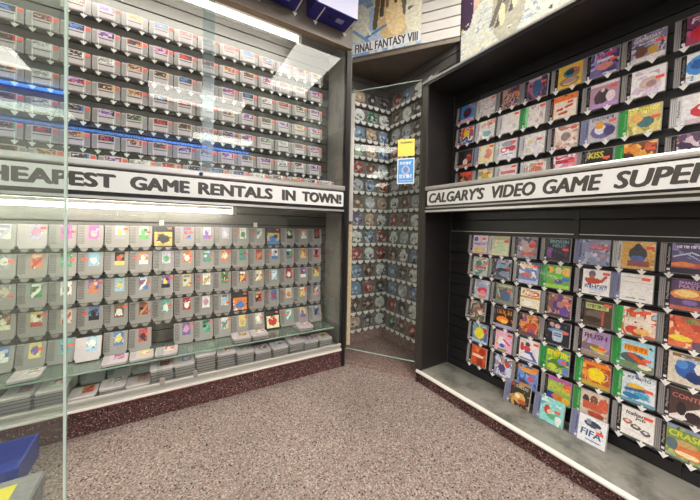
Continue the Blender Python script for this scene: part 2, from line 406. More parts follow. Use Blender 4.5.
# ================================================================== RIGHT CABINET
RY0, RY1 = -.75, 1.474
rc = thing('display_shelving', 'black wall shelving with two bays of clear game cases, right wall', 'shelving', (1.62, .36, 0))
box('kick_board', EF+.006, EF+.03, RY0, RY1-.02, 0, .060, 'kick_carpet', rc)
box('base_shelf', EF+.004, EW-.002, RY0, RY1-.032, .061, .087, 'worn_board', rc)
pr = [(.003, .064), (-.006, .065), (-.012, .070), (-.013, .077), (-.008, .084), (.002, .0875), (.0035, .084)]
box('rail_underside', EF-.002, EF+.0035, RY0, RY1-.010, .0608, .0675, 'laminate_dark', rc)
mb = MB().prism([(EF+x, RY0, z+.004) for x, z in pr], (0, RY1-.006-RY0, 0)); o = obj('bullnose_rail', mb.mesh('rail', 'white_rail'), rc); o.location = (-1.62, -.36, 0)
box('end_panel', EF+.01, EW-.002, RY1-.03, RY1-.004, .0, 2.035, 'laminate_black', rc)
box('corner_post', EF-.004, EF+.0095, RY1-.048, RY1+.002, .0925, 2.045, 'post_metal', rc, .003)
box('post_foot', EF-.002, EF+.03, RY1-.012, RY1+.003, 0, .0605, 'kick_carpet', rc)
box('top_soffit', EF+.002, EW-.002, RY0, RY1+.004, 2.046, 2.072, 'laminate_black', rc)
box('slat_insert', EW-.0035, EW-.0004, RY0, RY1-.035, 1.0605, 1.0645, 'aluminium', rc)
box('soffit_edge', EF-.010, EF+.0015, RY0, RY1+.004, 2.066, 2.078, 'aluminium', rc)
box('soffit_lip', EF-.006, EF+.0015, RY0, RY1-.06, 2.046, 2.0655, 'post_black', rc)
box('middle_shelf', EF+.01, EW-.002, RY0, RY1-.031, 1.306, 1.324, 'laminate_black', rc)
box('sign_beam', EF+.002, EF+.045, RY0, RY1-.053, 1.184, 1.3155, 'laminate_black', rc)
pr = [(.0, 1.346), (-.011, 1.346), (-.015, 1.354), (-.015, 1.364), (-.009, 1.372), (.008, 1.372), (.0085, 1.36)]
mb = MB().prism([(EF+x, RY0, z-.014) for x, z in pr], (0, RY1-.053-RY0, 0)); o = obj('upper_rail', mb.mesh('rail', 'aluminium'), rc); o.location = (-1.62, -.36, 0)
box('beam_strip', EF-.010, EF+.001, RY0, RY1-.053, 1.212, 1.2195, 'grey_rail', rc)
box('beam_lower_strip', EF-.012, EF+.001, RY0, RY1-.053, 1.186, 1.198, 'aluminium', rc)
W2 = [("CALGARY'S", -1.386, -.980), ('VIDEO', -.939, -.718), ('GAME', -.687, -.467), ('SUPERSTORE', -.433, .09)]
sign('shop_sign', "long white sign with slanted black capitals across the right shelving", (EF-.0085, 0, 0), (0, 0, R(-90)), -1.402, .7, 1.2305, 1.3245, W2, .067, 1.244, .22, .055)

# ================================================================== CORNER SHOWCASE
cg = thing('corner_showcase', 'tall corner showcase with a slanted glass door and rows of disc cases', 'showcase', (1.45, 1.95, 0))
cA, cB = Vector((XP+.054, DF+.012, 0)), Vector((EF+.006, RY1+.016, 0))
cd_ = (cB-cA).normalized(); cn = Vector((cd_.y, -cd_.x, 0))
if cn.dot(Vector((-1, -1, 0))) < 0: cn = -cn
def at(p, d=0, z=0): return p+cn*d+Vector((0, 0, z))
def cobj(name, mb, m): o = obj(name, mb.mesh(name, m), cg); o.location = (-1.45, -1.95, 0); return o
cobj('glass_door', MB().prism([at(cA, .0, .132), at(cB, .0, .132), at(cB, -.005, .132), at(cA, -.005, .132)], (0, 0, 2.11-.132)), 'door_glass')
cobj('glass_bottom_edge', MB().prism([at(cA, .001, .127), at(cB, .001, .127), at(cB, -.006, .127), at(cA, -.006, .127)], (0, 0, .005)), 'glass_edge')
cobj('glass_top_edge', MB().prism([at(cA, .001, 2.11), at(cB, .001, 2.11), at(cB, -.006, 2.11), at(cA, -.006, 2.11)], (0, 0, .004)), 'glass_edge')
cobj('floor_plinth', MB().prism([Vector((XP+.047, DW-.002, 0)), Vector((XP+.047, DF+.034, 0)), at(cA, -.022), at(cB, -.022), Vector((EW-.002, RY1+.004, 0)), Vector((EW-.002, DW-.002, 0))], (0, 0, .03)), 'corner_carpet')
cobj('back_kick', MB().quad_box(XP+.047, EW-.012, DW-.012, DW-.002, .031, .118), 'corner_carpet')
cobj('side_kick', MB().quad_box(EW-.012, EW-.002, RY1+.004, DW-.002, .031, .118), 'corner_carpet')
q0, q1 = .004, .016
def strip(name, s0, s1, z0, z1, m, d0=.0015, d1=.004):
    a, b = cA+cd_*s0, cA+cd_*s1
    return cobj(name, MB().prism([at(a, d0, z0), at(b, d0, z0), at(b, d1, z0), at(a, d1, z0)], (0, 0, z1-z0)), m)
strip('hinge_strip', .0, .030, 1.12, 2.10, 'silver_strip')
strip('height_strip', -.001, .030, .158, 1.095, 'beige_strip', .0015, .0045)
strip('door_frame', .530, .540, .13, 2.11, 'post_metal', -.004, .004)

def flat_notice(name, label, s0, s1, z0, z1, back, front, inset, lines):
    a = cA+cd_*s0; ang = math.atan2(cd_.y, cd_.x)
    t = thing(name, label, 'notice', tuple(at(a, .003, z0)), (0, 0, ang)); w, h = s1-s0, z1-z0
    obj('paper', MB().quad_box(0, w, 0, .001, 0, h).mesh('paper', back), t)
    if front: obj('printed_field', MB().quad_box(inset, w-inset, -.0006, -.0001, inset, h-inset).mesh('field', front), t)
    for body, x0, x1, zz, hh, m in lines:
        obj('lettering', text_mesh('lettering', body, (x1-x0)*w, hh*h, m, 0, .03), t, (x0*w, -.0010, zz*h))
    return t
flat_notice('notice', 'small yellow paper notice taped to the corner glass door', .372, .492, 1.588, 1.709, 'notice_yellow', None, 0,
            [('WARNING', .14, .86, .74, .12, 'sign_ink')])
t = flat_notice('notice', 'blue notice with white border below the yellow notice on the corner glass', .370, .494, 1.392, 1.575, 'notice_white', None, .008, [])
obj('printed_field', art_mesh('field', 'bg=4e97da;w .12 .1 .88 .22 8 f2f5f7;e .5 .45 .28 .19 a9bfe6;e .5 .45 .16 .13 7d84b4;n=6,.06,b8c8e8,5f78b8;w .08 .64 .92 .82 7 f4f6f8;r .05 .9 .95 .93 9cc4ea', .108, .166, 36, 48, 5, 'print'), t, (.008, -.0004, .008))

# ================================================================== above the units
# posters: plain painterly stand-ins in the posters' colours; the title lettering is kept
PA = 'g=8fb0d4,c9dbe6;n=5,.5,e4e6da,7da2cf,d6dccb,a9c4de;e .10 .5 .16 .3 dfe0cc;e .62 .42 .24 .5 d8bd84;e .66 .46 .16 .34 e9d3a2;h 1.6 1 .25 9fb4d2;l .40 .0 .34 .62 .035 6b5a40;l .46 .0 .44 .45 .03 4d4334;l .54 .0 .52 .34 .02 7c6a4c;l .62 .0 .64 .3 .022 4a4136;l .72 .0 .78 .5 .035 6b6254;l .84 .0 .86 .55 .04 8d8a78;l .40 .02 .9 .10 .06 8f8560;e .92 .5 .14 .4 e7e6cf;n=9,.14,f4efdc,58606c,b9a56c;l .2 .75 .5 .62 .02 5f86b4;l .06 .3 .28 .7 .015 f2f0e2;l .02 .6 .3 .85 .02 7aa3d0;n=14,.1,eef0e6,4f6f9c'
a = dA+dd*.165; ang = math.atan2(dd.y, dd.x)
def poster(name, label, loc, ang, w, h, spec, seed, nx, ny):
    t = thing(name, label, 'poster', loc, (0, 0, ang))
    obj('backing_board', MB().quad_box(0, w, .0006, .006, 0, h).mesh('board', 'poster_edge'), t)
    obj('printed_sheet', art_mesh('sheet', spec, w, h, nx, ny, seed, 'poster_print'), t)
    return t
P = at(a, 0, 0)+dn*.008
t = poster('poster', 'pale blue and tan poster with tall black lettering above the corner showcase', (P.x, P.y, 2.474), ang, .56, .52, PA, 3, 100, 92)
obj('lettering_band', MB().quad_box(0, .56, -.0006, .0, .022, .098).mesh('band', 'notice_white'), t)
obj('lettering', text_mesh('lettering', 'FINAL FANTASY VIII', .51, .070, 'sign_ink', 0, .03), t, (.025, -.0011, .025))
PB = 'bg=dfe3d6;n=24,.45,f0f2e8,b9c9d4,e9e8cf,a4b8cc;h 3.6 1 .62 d8c95a;h 3.6 1 .56 2c3160;e .05 .14 .035 .26 e6c3bc;e .085 .05 .03 .2 3f2c3a;e .025 .3 .03 .3 43304a;e .115 .08 .02 .18 9c88b4;l .13 .05 .2 .0 .02 3a55b0;n=30,.1,6f84a4,f6f6ec;e .19 .62 .06 .42 b9b8a4;l .13 .75 .2 .2 .01 6f6a60;l .15 .8 .21 .25 .008 56544e;l .175 .7 .22 .2 .01 8a8678;l .2 .7 .24 .2 .008 5b5b58;l .24 .62 .27 .15 .01 77766c;l .28 .6 .3 .1 .012 a4a294;e .17 .68 .012 .14 e9e0bc;e .215 .55 .012 .14 eae4c4;n=40,.14,4f5560,f6f5e6,c8cdbc;e .36 .4 .05 .4 eef0e2;n=26,.1,9aa4b0,ffffff'
poster('poster', 'wide pale poster of grey strokes standing on top of the right shelving', (EF-.004, 1.172, 2.079), R(-90), 1.5, .42, PB, 9, 260, 72)
HX = [((.775, 1.090), 'large blue and lavender box on a bracket shelf above the left cabinet, nearest the corner', .42),
      ((.39, .706), 'large blue and lavender box above the left cabinet, second from the corner', .40)]
for (x0, x1), lb, h in HX:
    t = thing('product_box', lb, 'box', ((x0+x1)/2, 1.797, 2.507)); w = x1-x0
    obj('carton', MB().quad_box(-w/2, w/2, -.068, .090, 0, h).mesh('carton', 'box_blue', .002), t)
    obj('front_print', MB().quad_box(-w/2+.012, w/2, -.0695, -.0682, .004, h-.01).mesh('front_print', 'box_lavender'), t)
    obj('underside_label', MB().quad_box(.03, .085, -.01, .03, -.0012, -.0002).mesh('label', 'spine_blue'), t)
    obj('underside_mark', MB().cyl((-.02, .01, -.0012), (-.02, .01, -.0002), .016, 14).mesh('mark', 'laminate_black'), t)
    for x in (-w/2+.07, w/2-.012):
        k = thing('box_bracket', 'clear arrow tipped bracket under the %s blue box, %s side' % ('corner' if x0 > .6 else 'second', 'left' if x < 0 else 'right'), 'bracket', ((x0+x1)/2+x, 1.894, 2.507))
        obj('arm', MB().quad_box(-.003, .003, -.150, 0, -.006, -.0013).mesh('arm', 'acrylic'), k)
        obj('tip', MB().prism([(-.016, -.004, -.004), (.016, -.004, -.004), (0, -.004, -.030)], (0, .004, 0)).mesh('tip', 'acrylic'), k)

# ================================================================== ceiling lights and neon
for i, (x0, x1, y0, y1, lb) in enumerate(((-.30, 1.0, -1.47, -.83, 'reflected across the upper left glass'),
        (1.06, 1.62, -.12, 1.0, 'above the right shelving, nearest the corner'),
        (.36, 1.58, -3.5, -2.88, 'at the rear right of the shop'), (-2.7, -1.48, -3.5, -2.88, 'at the rear left of the shop'), (-3.62, -3.02, -.15, 1.1, 'over the left part of the shop'), (-7.3, -5.9, -.95, -.40, 'far off at the left'), (-9.4, -8.2, -1.9, -1.3, 'farthest off at the left'),
        (-3.62, -3.02, -2.6, -1.4, 'added as fill at the left rear of the shop'),  # extra panel, added only to fill the light
        )):
    t = thing('ceiling_light', 'white ceiling light panel '+lb, 'ceiling light', ((x0+x1)/2, (y0+y1)/2, HC-.055))
    w, d = x1-x0, y1-y0
    mb = MB().quad_box(-w/2, w/2, -d/2, -d/2+.02, 0, .0545).quad_box(-w/2, w/2, d/2-.02, d/2, 0, .0545).quad_box(-w/2, -w/2+.02, -d/2+.02, d/2-.02, 0, .0545).quad_box(w/2-.02, w/2, -d/2+.02, d/2-.02, 0, .0545)
    obj('frame', mb.mesh('frame', 'troffer_frame'), t)
    obj('diffuser', MB().quad_box(-w/2+.021, w/2-.021, -d/2+.021, d/2-.021, .012, .02).mesh('diffuser', 'diffuser'), t)
t = thing('neon_tube', 'blue neon tube along the top of the rear wall, seen only as a reflection', 'neon light', (-.5, YB+.06, 2.93))
obj('tube', MB().cyl((-2.3, 0, 0), (2.2, 0, 0), .02, 12).mesh('tube', 'neon_blue'), t)
obj('glow_board', MB().quad_box(-2.3, 2.2, -.059, -.021, -.30, .03).mesh('glow_board', 'neon_glow_blue'), t)  # board added so its blue paint gives the glow below the tube

# ================================================================== the glass at the left edge, and the solid stand-ins for its reflections
gp = thing('glass_screen', 'tall clear glass sheet with a green edge at the far left, nearest the camera', 'glass screen', (-.675, .9, 0))
obj('glass_sheet', MB().quad_box(-.6, .4695, -.004, .004, .02, 2.2).mesh('sheet', 'pane_glass'), gp)
obj('polished_edge', MB().quad_box(.4697, .4745, -.0045, .0045, .02, 2.2).mesh('edge', 'glass_edge'), gp)
obj('floor_channel', MB().quad_box(-.6, .4745, -.012, .012, 0, .0198).mesh('channel', 'aluminium'), gp)
b = thing('carton', 'grey carton with yellow label, added in place of a reflection in the left glass', 'carton', (-.625, 1.165, 0))  # solid box added in place of a grey reflection in the sheet
obj('box_body', MB().quad_box(-.27, .275, -.16, .16, 0, .22).mesh('body', 'reflection_grey', .004), b)
obj('box_lid', MB().quad_box(-.274, .279, -.164, .164, .2, .25).mesh('lid', 'reflection_grey', .004), b)
obj('label_sticker', MB().quad_box(.10, .225, .02, .13, .2503, .2512).mesh('label', 'label_yellow'), b)
b = thing('reflection_crate', 'blue ribbed box added in place of a blue reflection in the left glass', 'reflection_crate', (-.775, 1.745, 0))  # solid shape added where the sheet reflects blue stripes
mb = MB().quad_box(-.27, .27, -.11, .11, 0, .012)
for a_ in (((-.27, .27, -.11, -.102)), ((-.27, .27, .102, .11)), ((-.27, -.262, -.102, .102)), ((.262, .27, -.102, .102))): mb.quad_box(*a_, .012, .10)
obj('reflection_body', mb.mesh('reflection_crate', 'reflection_blue'), b)
mb = MB().quad_box(-.275, .275, -.116, -.1102, .082, .10)
for k in range(18): mb.quad_box(-.265+k*.0305, -.253+k*.0305, -.116, -.1102, .004, .0818)
obj('front_ribs', mb.mesh('ribs', 'reflection_blue'), b)
# ================================================================== GOODS: shared meshes
HM = {}
def ledge_mesh(w, d):
    return MB().quad_box(-w/2, w/2, -d, 0, -.003, 0).mesh('ledge', 'acrylic_thin')
def arrow_mesh(w, h, lip, stem=0):
    """upturned lip in front of the item, arrow tip below"""
    d = .010 if stem else .001
    mb = MB().prism([(-w/2, 0, -d), (w/2, 0, -d), (0, 0, -d-h)], (0, .003, 0))
    if stem: mb.quad_box(-.0016, .0016, 0, .003, -d, stem)
    else: mb.quad_box(-w*.12, w*.12, 0, .003, -.0012, lip)
    return mb.mesh('arrow_tip', 'acrylic')
def tooth_mesh(w, h, m='acrylic'):
    return MB().prism([(-w/2, 0, .004), (w/2, 0, .004), (w*.42, 0, -h*.45), (w*.16, 0, -h), (-w*.16, 0, -h), (-w*.42, 0, -h*.45)], (0, .003, 0)).mesh('tooth', m)
HOLD = {   # kind: (ledge, tip, tip offsets, depth)
 'snes': (ledge_mesh(.118, .040), arrow_mesh(.030, .022, 0, .034), (-.034, .034), .040),
 'nes': (ledge_mesh(.106, .036), tooth_mesh(.034, .014, 'acrylic_grey'), (-.026, .026), .036),
 'case': (ledge_mesh(.132, .044), arrow_mesh(.030, .020, .006), (-.040, .034), .044),
 'disc': (ledge_mesh(.130, .040), tooth_mesh(.058, .026), (-.033, .033), .040)}
def wall_pose(side, s, z, off):
    return ((s, DW-off, z), (0, 0, 0)) if side == 'L' else ((EW-off, s, z), (0, 0, R(-90)))
def holder(kind, side, s, z, label, group):
    loc, rot = wall_pose(side, s, z, .0006); le, tip, xs, d = HOLD[kind]
    t = thing({'snes': 'arrow_tipped_holder', 'nes': 'cartridge_holder', 'case': 'case_holder', 'disc': 'disc_holder'}[kind], label, 'holder', loc, rot, group)
    obj('ledge', le, t)
    for x in xs: obj('tip' if kind in ('snes', 'case') else 'tooth', tip, t, (x, -d-.0031, -.0031 if kind == 'nes' else 0))
    return t

# ---- wide flat grey cartridges (upper left)
mb = MB().prism([(-.063, 0, .004), (-.059, 0, 0), (-.040, 0, 0), (-.040, 0, .003), (.040, 0, .003), (.040, 0, 0), (.059, 0, 0), (.063, 0, .004), (.063, 0, .077), (.060, 0, .081), (.040, 0, .081), (.040, 0, .084), (-.040, 0, .084), (-.040, 0, .081), (-.060, 0, .081), (-.063, 0, .077)], (0, .015, 0))
S_BODY = mb.mesh('body', 'cart_light')
S_FACE = MB().quad_box(-.039, .039, -.003, -.0002, .004, .083).mesh('raised_face', 'cart_light', .0012)
mb = MB().quad_box(-.0105, .0105, -.0004, -.0001, .005, .074)
for k in range(3): mb.quad_box(-.0105+k*.008, -.0105+k*.008+.005, -.0016, -.0004, .006, .073)
S_GRIP = mb.mesh('grip', 'cart_grey')
S_SLOT = MB().quad_box(-.035, .035, -.0042, -.0031, .0325, .038).mesh('slot', 'cart_slot')
S_STICK = MB().quad_box(0, .020, -.0012, -.0002, 0, .017).mesh('sticker', 'sticker')
# ---- tall grey cartridges (lower left)
mb = MB().prism([(-.0565, 0, .016), (-.050, 0, .012), (-.050, 0, 0), (.050, 0, 0), (.050, 0, .012), (.0565, 0, .016), (.0565, 0, .130), (-.0565, 0, .130)], (0, .015, 0))
N_BODY = mb.mesh('body', 'cart_grey', .0012)
N_BODY_L = mb.mesh('body', 'cart_light', .0012)
N_BODY_B = mb.mesh('body', 'cart_black', .0012)
mb = MB()
for k in range(11): mb.quad_box(-.0535, -.026, -.0016, -.0001, .024+k*.0092, .029+k*.0092)
N_RIDGE = mb.mesh('grip_ridges', 'cart_grey_dark')
N_RIDGE_L = mb.mesh('grip_ridges', 'cart_light')
N_STICK = MB().quad_box(0, .022, -.0012, -.0002, 0, .012).mesh('sticker', 'sticker')
N_GAP_SHADE = MB().quad_box(-.0545, .0545, .0123, .0157, .0015, .1290).mesh('gap_shade', 'cart_slot')  # dark slab standing in for the shaded gap between stacked cartridges
N_FLAT = {m: MB().prism([(-.0565, 0, .016), (-.050, 0, .012), (-.050, 0, 0), (.050, 0, 0), (.050, 0, .012), (.0565, 0, .016), (.0565, 0, .130), (-.0565, 0, .130)], (0, .0122, 0)).mesh('body', m, .001) for m in ('cart_light', 'cart_grey')}

CW = {'red': ('c8342c', '7a1e1e', 'e9c9b0'), 'orange': ('e5823a', 'f2e3d0', 'a23c24'), 'yellow': ('ecd35a', 'b5741f', 'f4f0dd'), 'green': ('4fa356', '1f4b36', 'dfe8cf'),
      'blue': ('4b7fc4', '22335f', 'cfe0ee'), 'sky': ('8ec5e6', 'f0f4f6', '3b78b4'), 'purple': ('7d55ae', 'd9b7dd', '362654'), 'pink': ('e08fb6', 'f6e3ea', '8b3f6b'),
      'white': ('f1eee9', 'c9b9c6', 'd6d9cf'), 'black': ('2c2a30', '6b3b34', 'b9a98e'), 'brown': ('8a6244', 'd9b98a', '45301f'), 'teal': ('58b7ae', 'e6efe6', '27566b'),
      'gold': ('d3b064', '8f7434', 'efe2b8'), 'magenta': ('d052a8', 'efd5e8', '5d5a63'), 'lilac': ('cfc0e2', 'f4eff7', '8f86b0'), 'grey': ('a8a6a6', 'dddbd6', '56565a'),
      'beige': ('dccbb0', 'a9805d', 'f0e7d8'), 'cream': ('efe3bf', 'c98f64', 'f8f3e2')}
def nes_spec(words, seed):
    a, *r = words; p = CW[a]; q = CW[r[0]] if r else p; z = CW[r[1]] if len(r) > 1 else q
    rg = random.Random(seed); k = rg.randrange(4)
    s = 'bg=%s;n=5,.3,%s,%s;' % (p[0], p[1], q[0])
    if k == 0: s += 'r 0 0 1 .25 %s;e .5 .6 .33 .25 %s;n=7,.18,%s,%s' % (p[0], q[0], z[2], q[1])
    elif k == 1: s += 'r 0 .7 1 1 %s;e .45 .45 .3 .22 %s;e .7 .3 .2 .14 %s' % (z[0], q[0], z[1])
    elif k == 2: s += 'r .08 .06 .92 .24 %s;l .2 .85 .8 .4 .13 %s;e .3 .5 .2 .14 %s' % (q[2], q[0], z[0])
    else: s += 'e .5 .5 .36 .3 %s;n=6,.25,%s,%s;r 0 .84 1 1 %s' % (q[0], z[1], p[2], p[0])
    return s
def snes_cart(desc, loc, rot, group, words, seed, stick):
    t = thing('game_cartridge', desc, 'game cartridge', loc, rot, group)
    obj('body', S_BODY, t); obj('raised_face', S_FACE, t); obj('grip', S_GRIP, t, (-.0515, 0, 0)); obj('grip', S_GRIP, t, (.0515, 0, 0)); obj('slot', S_SLOT, t)
    p = CW[words[0]]; q = CW[words[-1]]
    sp = 'bg=%s;n=4,.45,%s,%s,3a3438;e .4 .5 .26 .3 %s;n=7,.35,2c282c,%s,%s;r .86 0 1 1 %s' % (p[1] if p[1] != 'f2e3d0' else p[0], p[0], q[1], p[0], q[2], q[0], q[0])
    obj('label', art_mesh('label', sp, .070, .031, 16, 8, seed), t, (-.035, -.0032, .0475))
    if stick: obj('price_sticker', S_STICK, t, (.0415, -.0032, .056))
    return t
def nes_cart(desc, loc, rot, group, words, seed, stick=(.028, .060), kind='grey', flat=False, plain=False):
    t = thing('game_cartridge', desc, 'game cartridge', loc, rot, group)
    if kind == 'full':
        obj('body', N_BODY_B, t)
        w = .094; obj('label', art_mesh('label', nes_spec(words, seed), w, .088, 12, 12, seed), t, (-w/2, -.0003, .006))
        obj('price_sticker', N_STICK, t, (.022, -.0004, .112))
        return t
    obj('body', (N_FLAT['cart_light' if kind == 'light' else 'cart_grey'] if flat else N_BODY_L if kind == 'light' else N_BODY), t)
    if plain: obj('gap_shade', N_GAP_SHADE, t); return t
    obj('grip_ridges', N_RIDGE_L if kind == 'light' else N_RIDGE, t)
    obj('label', art_mesh('label', nes_spec(words, seed), .046, .078, 10, 16, seed, sat=.78, gain=.9), t, (-.009, -.0003, .0505))
    if flat: obj('gap_shade', N_GAP_SHADE, t)
    if stick: obj('price_sticker', N_STICK, t, (stick[0], -.0006, stick[1]))
    return t
def seen(x, y, z, m=2): u, v = px(x, y, z); return -m < u < 700+m and -m < v < 500+m
def ordl(i, n):
    """i from 0 at the left"""
    return 'leftmost' if i == 0 else 'rightmost' if i == n-1 else (ORD[i+1]+' from left' if i < (n+1)//2 else ORD[n-i]+' from right')
rg = random.Random(11)
# ---------------- upper left: six hung rows and one standing row
SX0, SP = -.324, .1315
SWORDS = [('black', 'red'), ('red', 'black'), ('black', 'blue'), ('purple', 'red'), ('black', 'gold'), ('grey', 'white'), ('black', 'brown'), ('brown', 'red'), ('blue', 'black'), ('black', 'white'), ('brown', 'gold'), ('red', 'gold'), ('black', 'green'), ('black', 'orange'), ('purple', 'black')]
for r in range(7):
    zb = 2.230-.1478*r
    if r == 6: zb = 1.3485
    xs = [SX0+SP*k for k in range(-5, 11)]
    if r == 6: xs = [x+.05 for x in xs]
    y_ = 2.17 if r < 6 else 2.05
    vis = [x for x in xs if seen(x+.05, y_, zb+.05, 0) and x < 1.052]
    row = 'top' if r == 0 else ORD[r+1]
    last = None
    for i, x in enumerate(vis):
        w = rg.choice([q for q in SWORDS if q[0] != last]); last = w[0]
        where = '%s, %s row, upper left cabinet' % (ordl(i, len(vis)), row if r < 6 else 'bottom standing')
        jx = rg.uniform(-.002, .002)
        if r < 6:
            holder('snes', 'L', x, zb, 'clear arrow tipped holder under the cartridge %s' % where, 'arrow tipped holders in the upper left cabinet')
            loc, rot = (x+jx, DW-.036, zb+.0022), (R(-7), 0, 0)
        else:
            loc, rot = (x+jx, 2.035+rg.uniform(-.004, .004), zb+.0042), (R(-14), 0, R(rg.uniform(-2, 2)))
        snes_cart('wide grey cartridge with picture label, %s' % where, loc, rot, 'wide grey cartridges in the upper left cabinet', w, 100+r*20+i, rg.random() < .8)
# ---------------- lower left: four hung rows, a row on the glass shelf, a row on the base
NX0, NP = -.682+.0585, .1171
NR = [
 'white lilac grey|lilac pink white|magenta purple|magenta grey white|white yellow grey|white green|gold black|blue orange red|white purple|lilac white|white green teal|grey white green|gold blue|green white black|orange white|black red white',
 'grey white|orange red|green blue|sky blue white red|black red yellow|orange white|lilac green white|orange white black|green blue white|orange cream|green blue white|red orange|white lilac blue|blue green black|orange yellow|pink black red',
 'grey beige|green white brown|white brown|purple orange|sky blue yellow purple|blue white red|purple yellow black|yellow lilac green|white gold|green brown white|red yellow|yellow white blue|sky blue white|red white|blue red white|brown yellow',
 'brown cream|yellow white red|beige red white|blue black|brown white red|brown orange black|teal white red|red white black|white pink orange|beige sky blue|orange blue cream|red black yellow|blue red white|beige orange|orange yellow|purple yellow pink',
 'blue white|yellow purple|teal purple black|sky blue white blue|blue yellow white|red black orange|-|purple pink|green teal black|yellow blue|yellow gold|beige white|cream red|teal white orange|yellow purple|blue black']
NS = {(0, 6): 'full', (0, 12): 'full', (3, 10): 'full', (4, 12): 'full', (4, 3): 'light', (0, 1): 'light'}
for r, line in enumerate(NR):
    ws = [q.replace('sky blue', 'sky').split() for q in line.split('|')]
    ks = [k for k in range(16) if ws[k] != ['-']]
    for n_, k in enumerate(ks):
        x = NX0+NP*(k-1); zb = .922-.1565*r if r < 4 else .2924
        where = '%s, %s' % (ordl(n_, len(ks)), ('top' if r == 0 else ORD[r+1])+' row, lower left cabinet' if r < 4 else 'glass shelf row, left cabinet')
        kind = NS.get((r, k), 'grey'); jx = rg.uniform(-.0015, .0015)
        if r < 4:
            holder('nes', 'L', x, zb, 'clear toothed holder under the cartridge %s' % where, 'toothed holders in the lower left cabinet')
            loc, rot = (x+jx, DW-.032, zb+.0020), (R(-6), 0, R(rg.uniform(-.8, .8)))
        else:
            loc, rot = (x+jx, DW-.068, zb+.0048), (R(-17), 0, 0)
            if k == 3: loc, rot = (x, DW-.10, zb+.0074), (R(-27), 0, R(2))
        nm = {'full': 'black cartridge with large %s label', 'light': 'pale grey cartridge with %s label', 'grey': 'tall grey cartridge with %s label'}[kind] % (' and '.join(ws[k][:2])).replace('sky', 'azure')
        nes_cart('%s, %s' % (nm, where), loc, rot, 'tall cartridges in the lower left cabinet', ws[k], 300+r*20+k, rg.choice(((.026, .085), (.026, .062), (.030, .104), (-.038, .085))) if rg.random() < .85 else None, kind)
# standing on the base, behind the stacks
BS = [(-.64, 'green brown'), (-.52, 'orange green'), (-.40, 'orange brown'), (-.28, 'green black'), (-.165, 'grey white'), (-.045, 'black red'), (.075, 'blue white'), (.195, 'yellow white'), (.40, 'grey white')]
for i, (x, w) in enumerate(BS):
    w = [q for q in w.split() if q in CW] or ['blue']
    nes_cart('grey cartridge with %s label standing behind the base stacks, %s' % (w[0], ordl(i, len(BS))), (x+.03, DW-.088, .1654), (R(-27), 0, 0), 'cartridges standing on the base of the left cabinet', w, 500+i)
def lying(desc, x, y, z, group, words, seed, top, rz=0):
    return nes_cart(desc, (x, y, z+.0160), (R(-90), 0, R(rz)), group, words, seed, (.02, .07), 'light' if top else 'grey', True, not top)
# lying singly or in pairs on the glass shelf
LS = [(-.253, 1, 'purple', 'pink'), (-.136, 1, 'yellow', 'white'), (-.02, 1, 'red', 'white'), (.413, 2, 'black', 'gold'), (.531, 2, 'red', 'white'), (.866, 2, 'magenta', 'white'), (-.60, 1, 'white', 'grey')]
for i, (x, n, a_, b_) in enumerate(sorted(LS)):
    for k in range(n):
        lying('pale grey cartridge with %s label lying %son the glass shelf, pile %s' % (a_, 'topmost ' if k == n-1 and n > 1 else '', ordl(i, len(LS))) if k == n-1 else 'grey cartridge at the bottom of a pair on the glass shelf, pile %s' % ordl(i, len(LS)),
              x+rg.uniform(-.004, .004), 1.990+rg.uniform(0, .003), .2924+.0162*k, 'cartridges lying on the glass shelf', (a_, b_), 540+i, k == n-1, rg.uniform(-3, 3))
# stacks on the base
ST = [(-.615, 5, 'blue orange'), (-.498, 5, 'red white'), (-.380, 1, 'orange red'), (-.261, 2, 'white grey'), (-.147, 1, 'grey orange'), (-.035, 5, 'black red'), (.079, 5, 'blue white'), (.191, 7, 'cream white'), (.307, 6, 'white red'), (.424, 5, 'grey white'), (.542, 4, 'black white'), (.662, 4, 'white blue'), (.780, 5, 'red white'), (.895, 4, 'purple white'), (1.012, 4, 'gold green')]
for i, (x, n, w) in enumerate(ST):
    w = [q for q in w.split() if q in CW]
    for k in range(n):
        nth = ('the only one' if n == 1 else 'topmost' if k == n-1 else 'bottom' if k == 0 else ORD[n-k]+' from top')
        lying('%s cartridge lying flat, %s in base stack %s' % ('pale grey %s labelled' % w[0] if k == n-1 else 'grey', nth, ordl(i, len(ST))),
              x+rg.uniform(-.003, .003), 1.955+rg.uniform(0, .006), .1584+.0162*k, 'cartridges stacked on the base of the left cabinet', w, 570+i, k == n-1, rg.uniform(-1.5, 1.5))

# ---------------- corner: disc cases on both panels
D_SHELL = MB().quad_box(-.069, .069, -.004, .004, 0, .122).mesh('case_shell', 'case_clear', .001)
D_BACK = MB().quad_box(-.067, .067, .0005, .0030, .002, .120).mesh('tray', 'tray_grey')
D_HUB = MB().cyl((0, -.0016, 0), (0, -.0003, 0), .009, 12).mesh('hub', 'disc_hub')
DC = [('silver', 'b9bcc2', '7d8189', 'e6e8ec'), ('white', 'eeeeec', '55585e', 'c9ccd0'), ('dark', '4a4648', '6c5a54', 'a0a2a8'), ('red', 'a85048', '6a3432', 'd9beb6'), ('blue', '7a95b8', '3c4c70', 'c4d0dc'),
      ('brown', '6f5442', '3c2e26', 'b79f86'), ('green', '3d6f57', '1f3a2f', '9fb7a6'), ('tan', 'bfa588', '8a4f3c', 'd9cdbb'), ('purple', '6c5f8c', '362f4f', 'aaa3c4')]
DSEQ = 'tan dark dark red blue white|white green white brown white dark|blue tan blue silver silver dark|green tan blue red tan white|red brown silver brown dark white|silver blue red silver brown white|brown silver tan white brown silver|purple tan white red brown white|white blue red white silver white|red white red brown white blue|blue brown white blue dark white|blue red dark blue silver blue|brown brown white red dark white|tan dark white green brown red'.split('|')
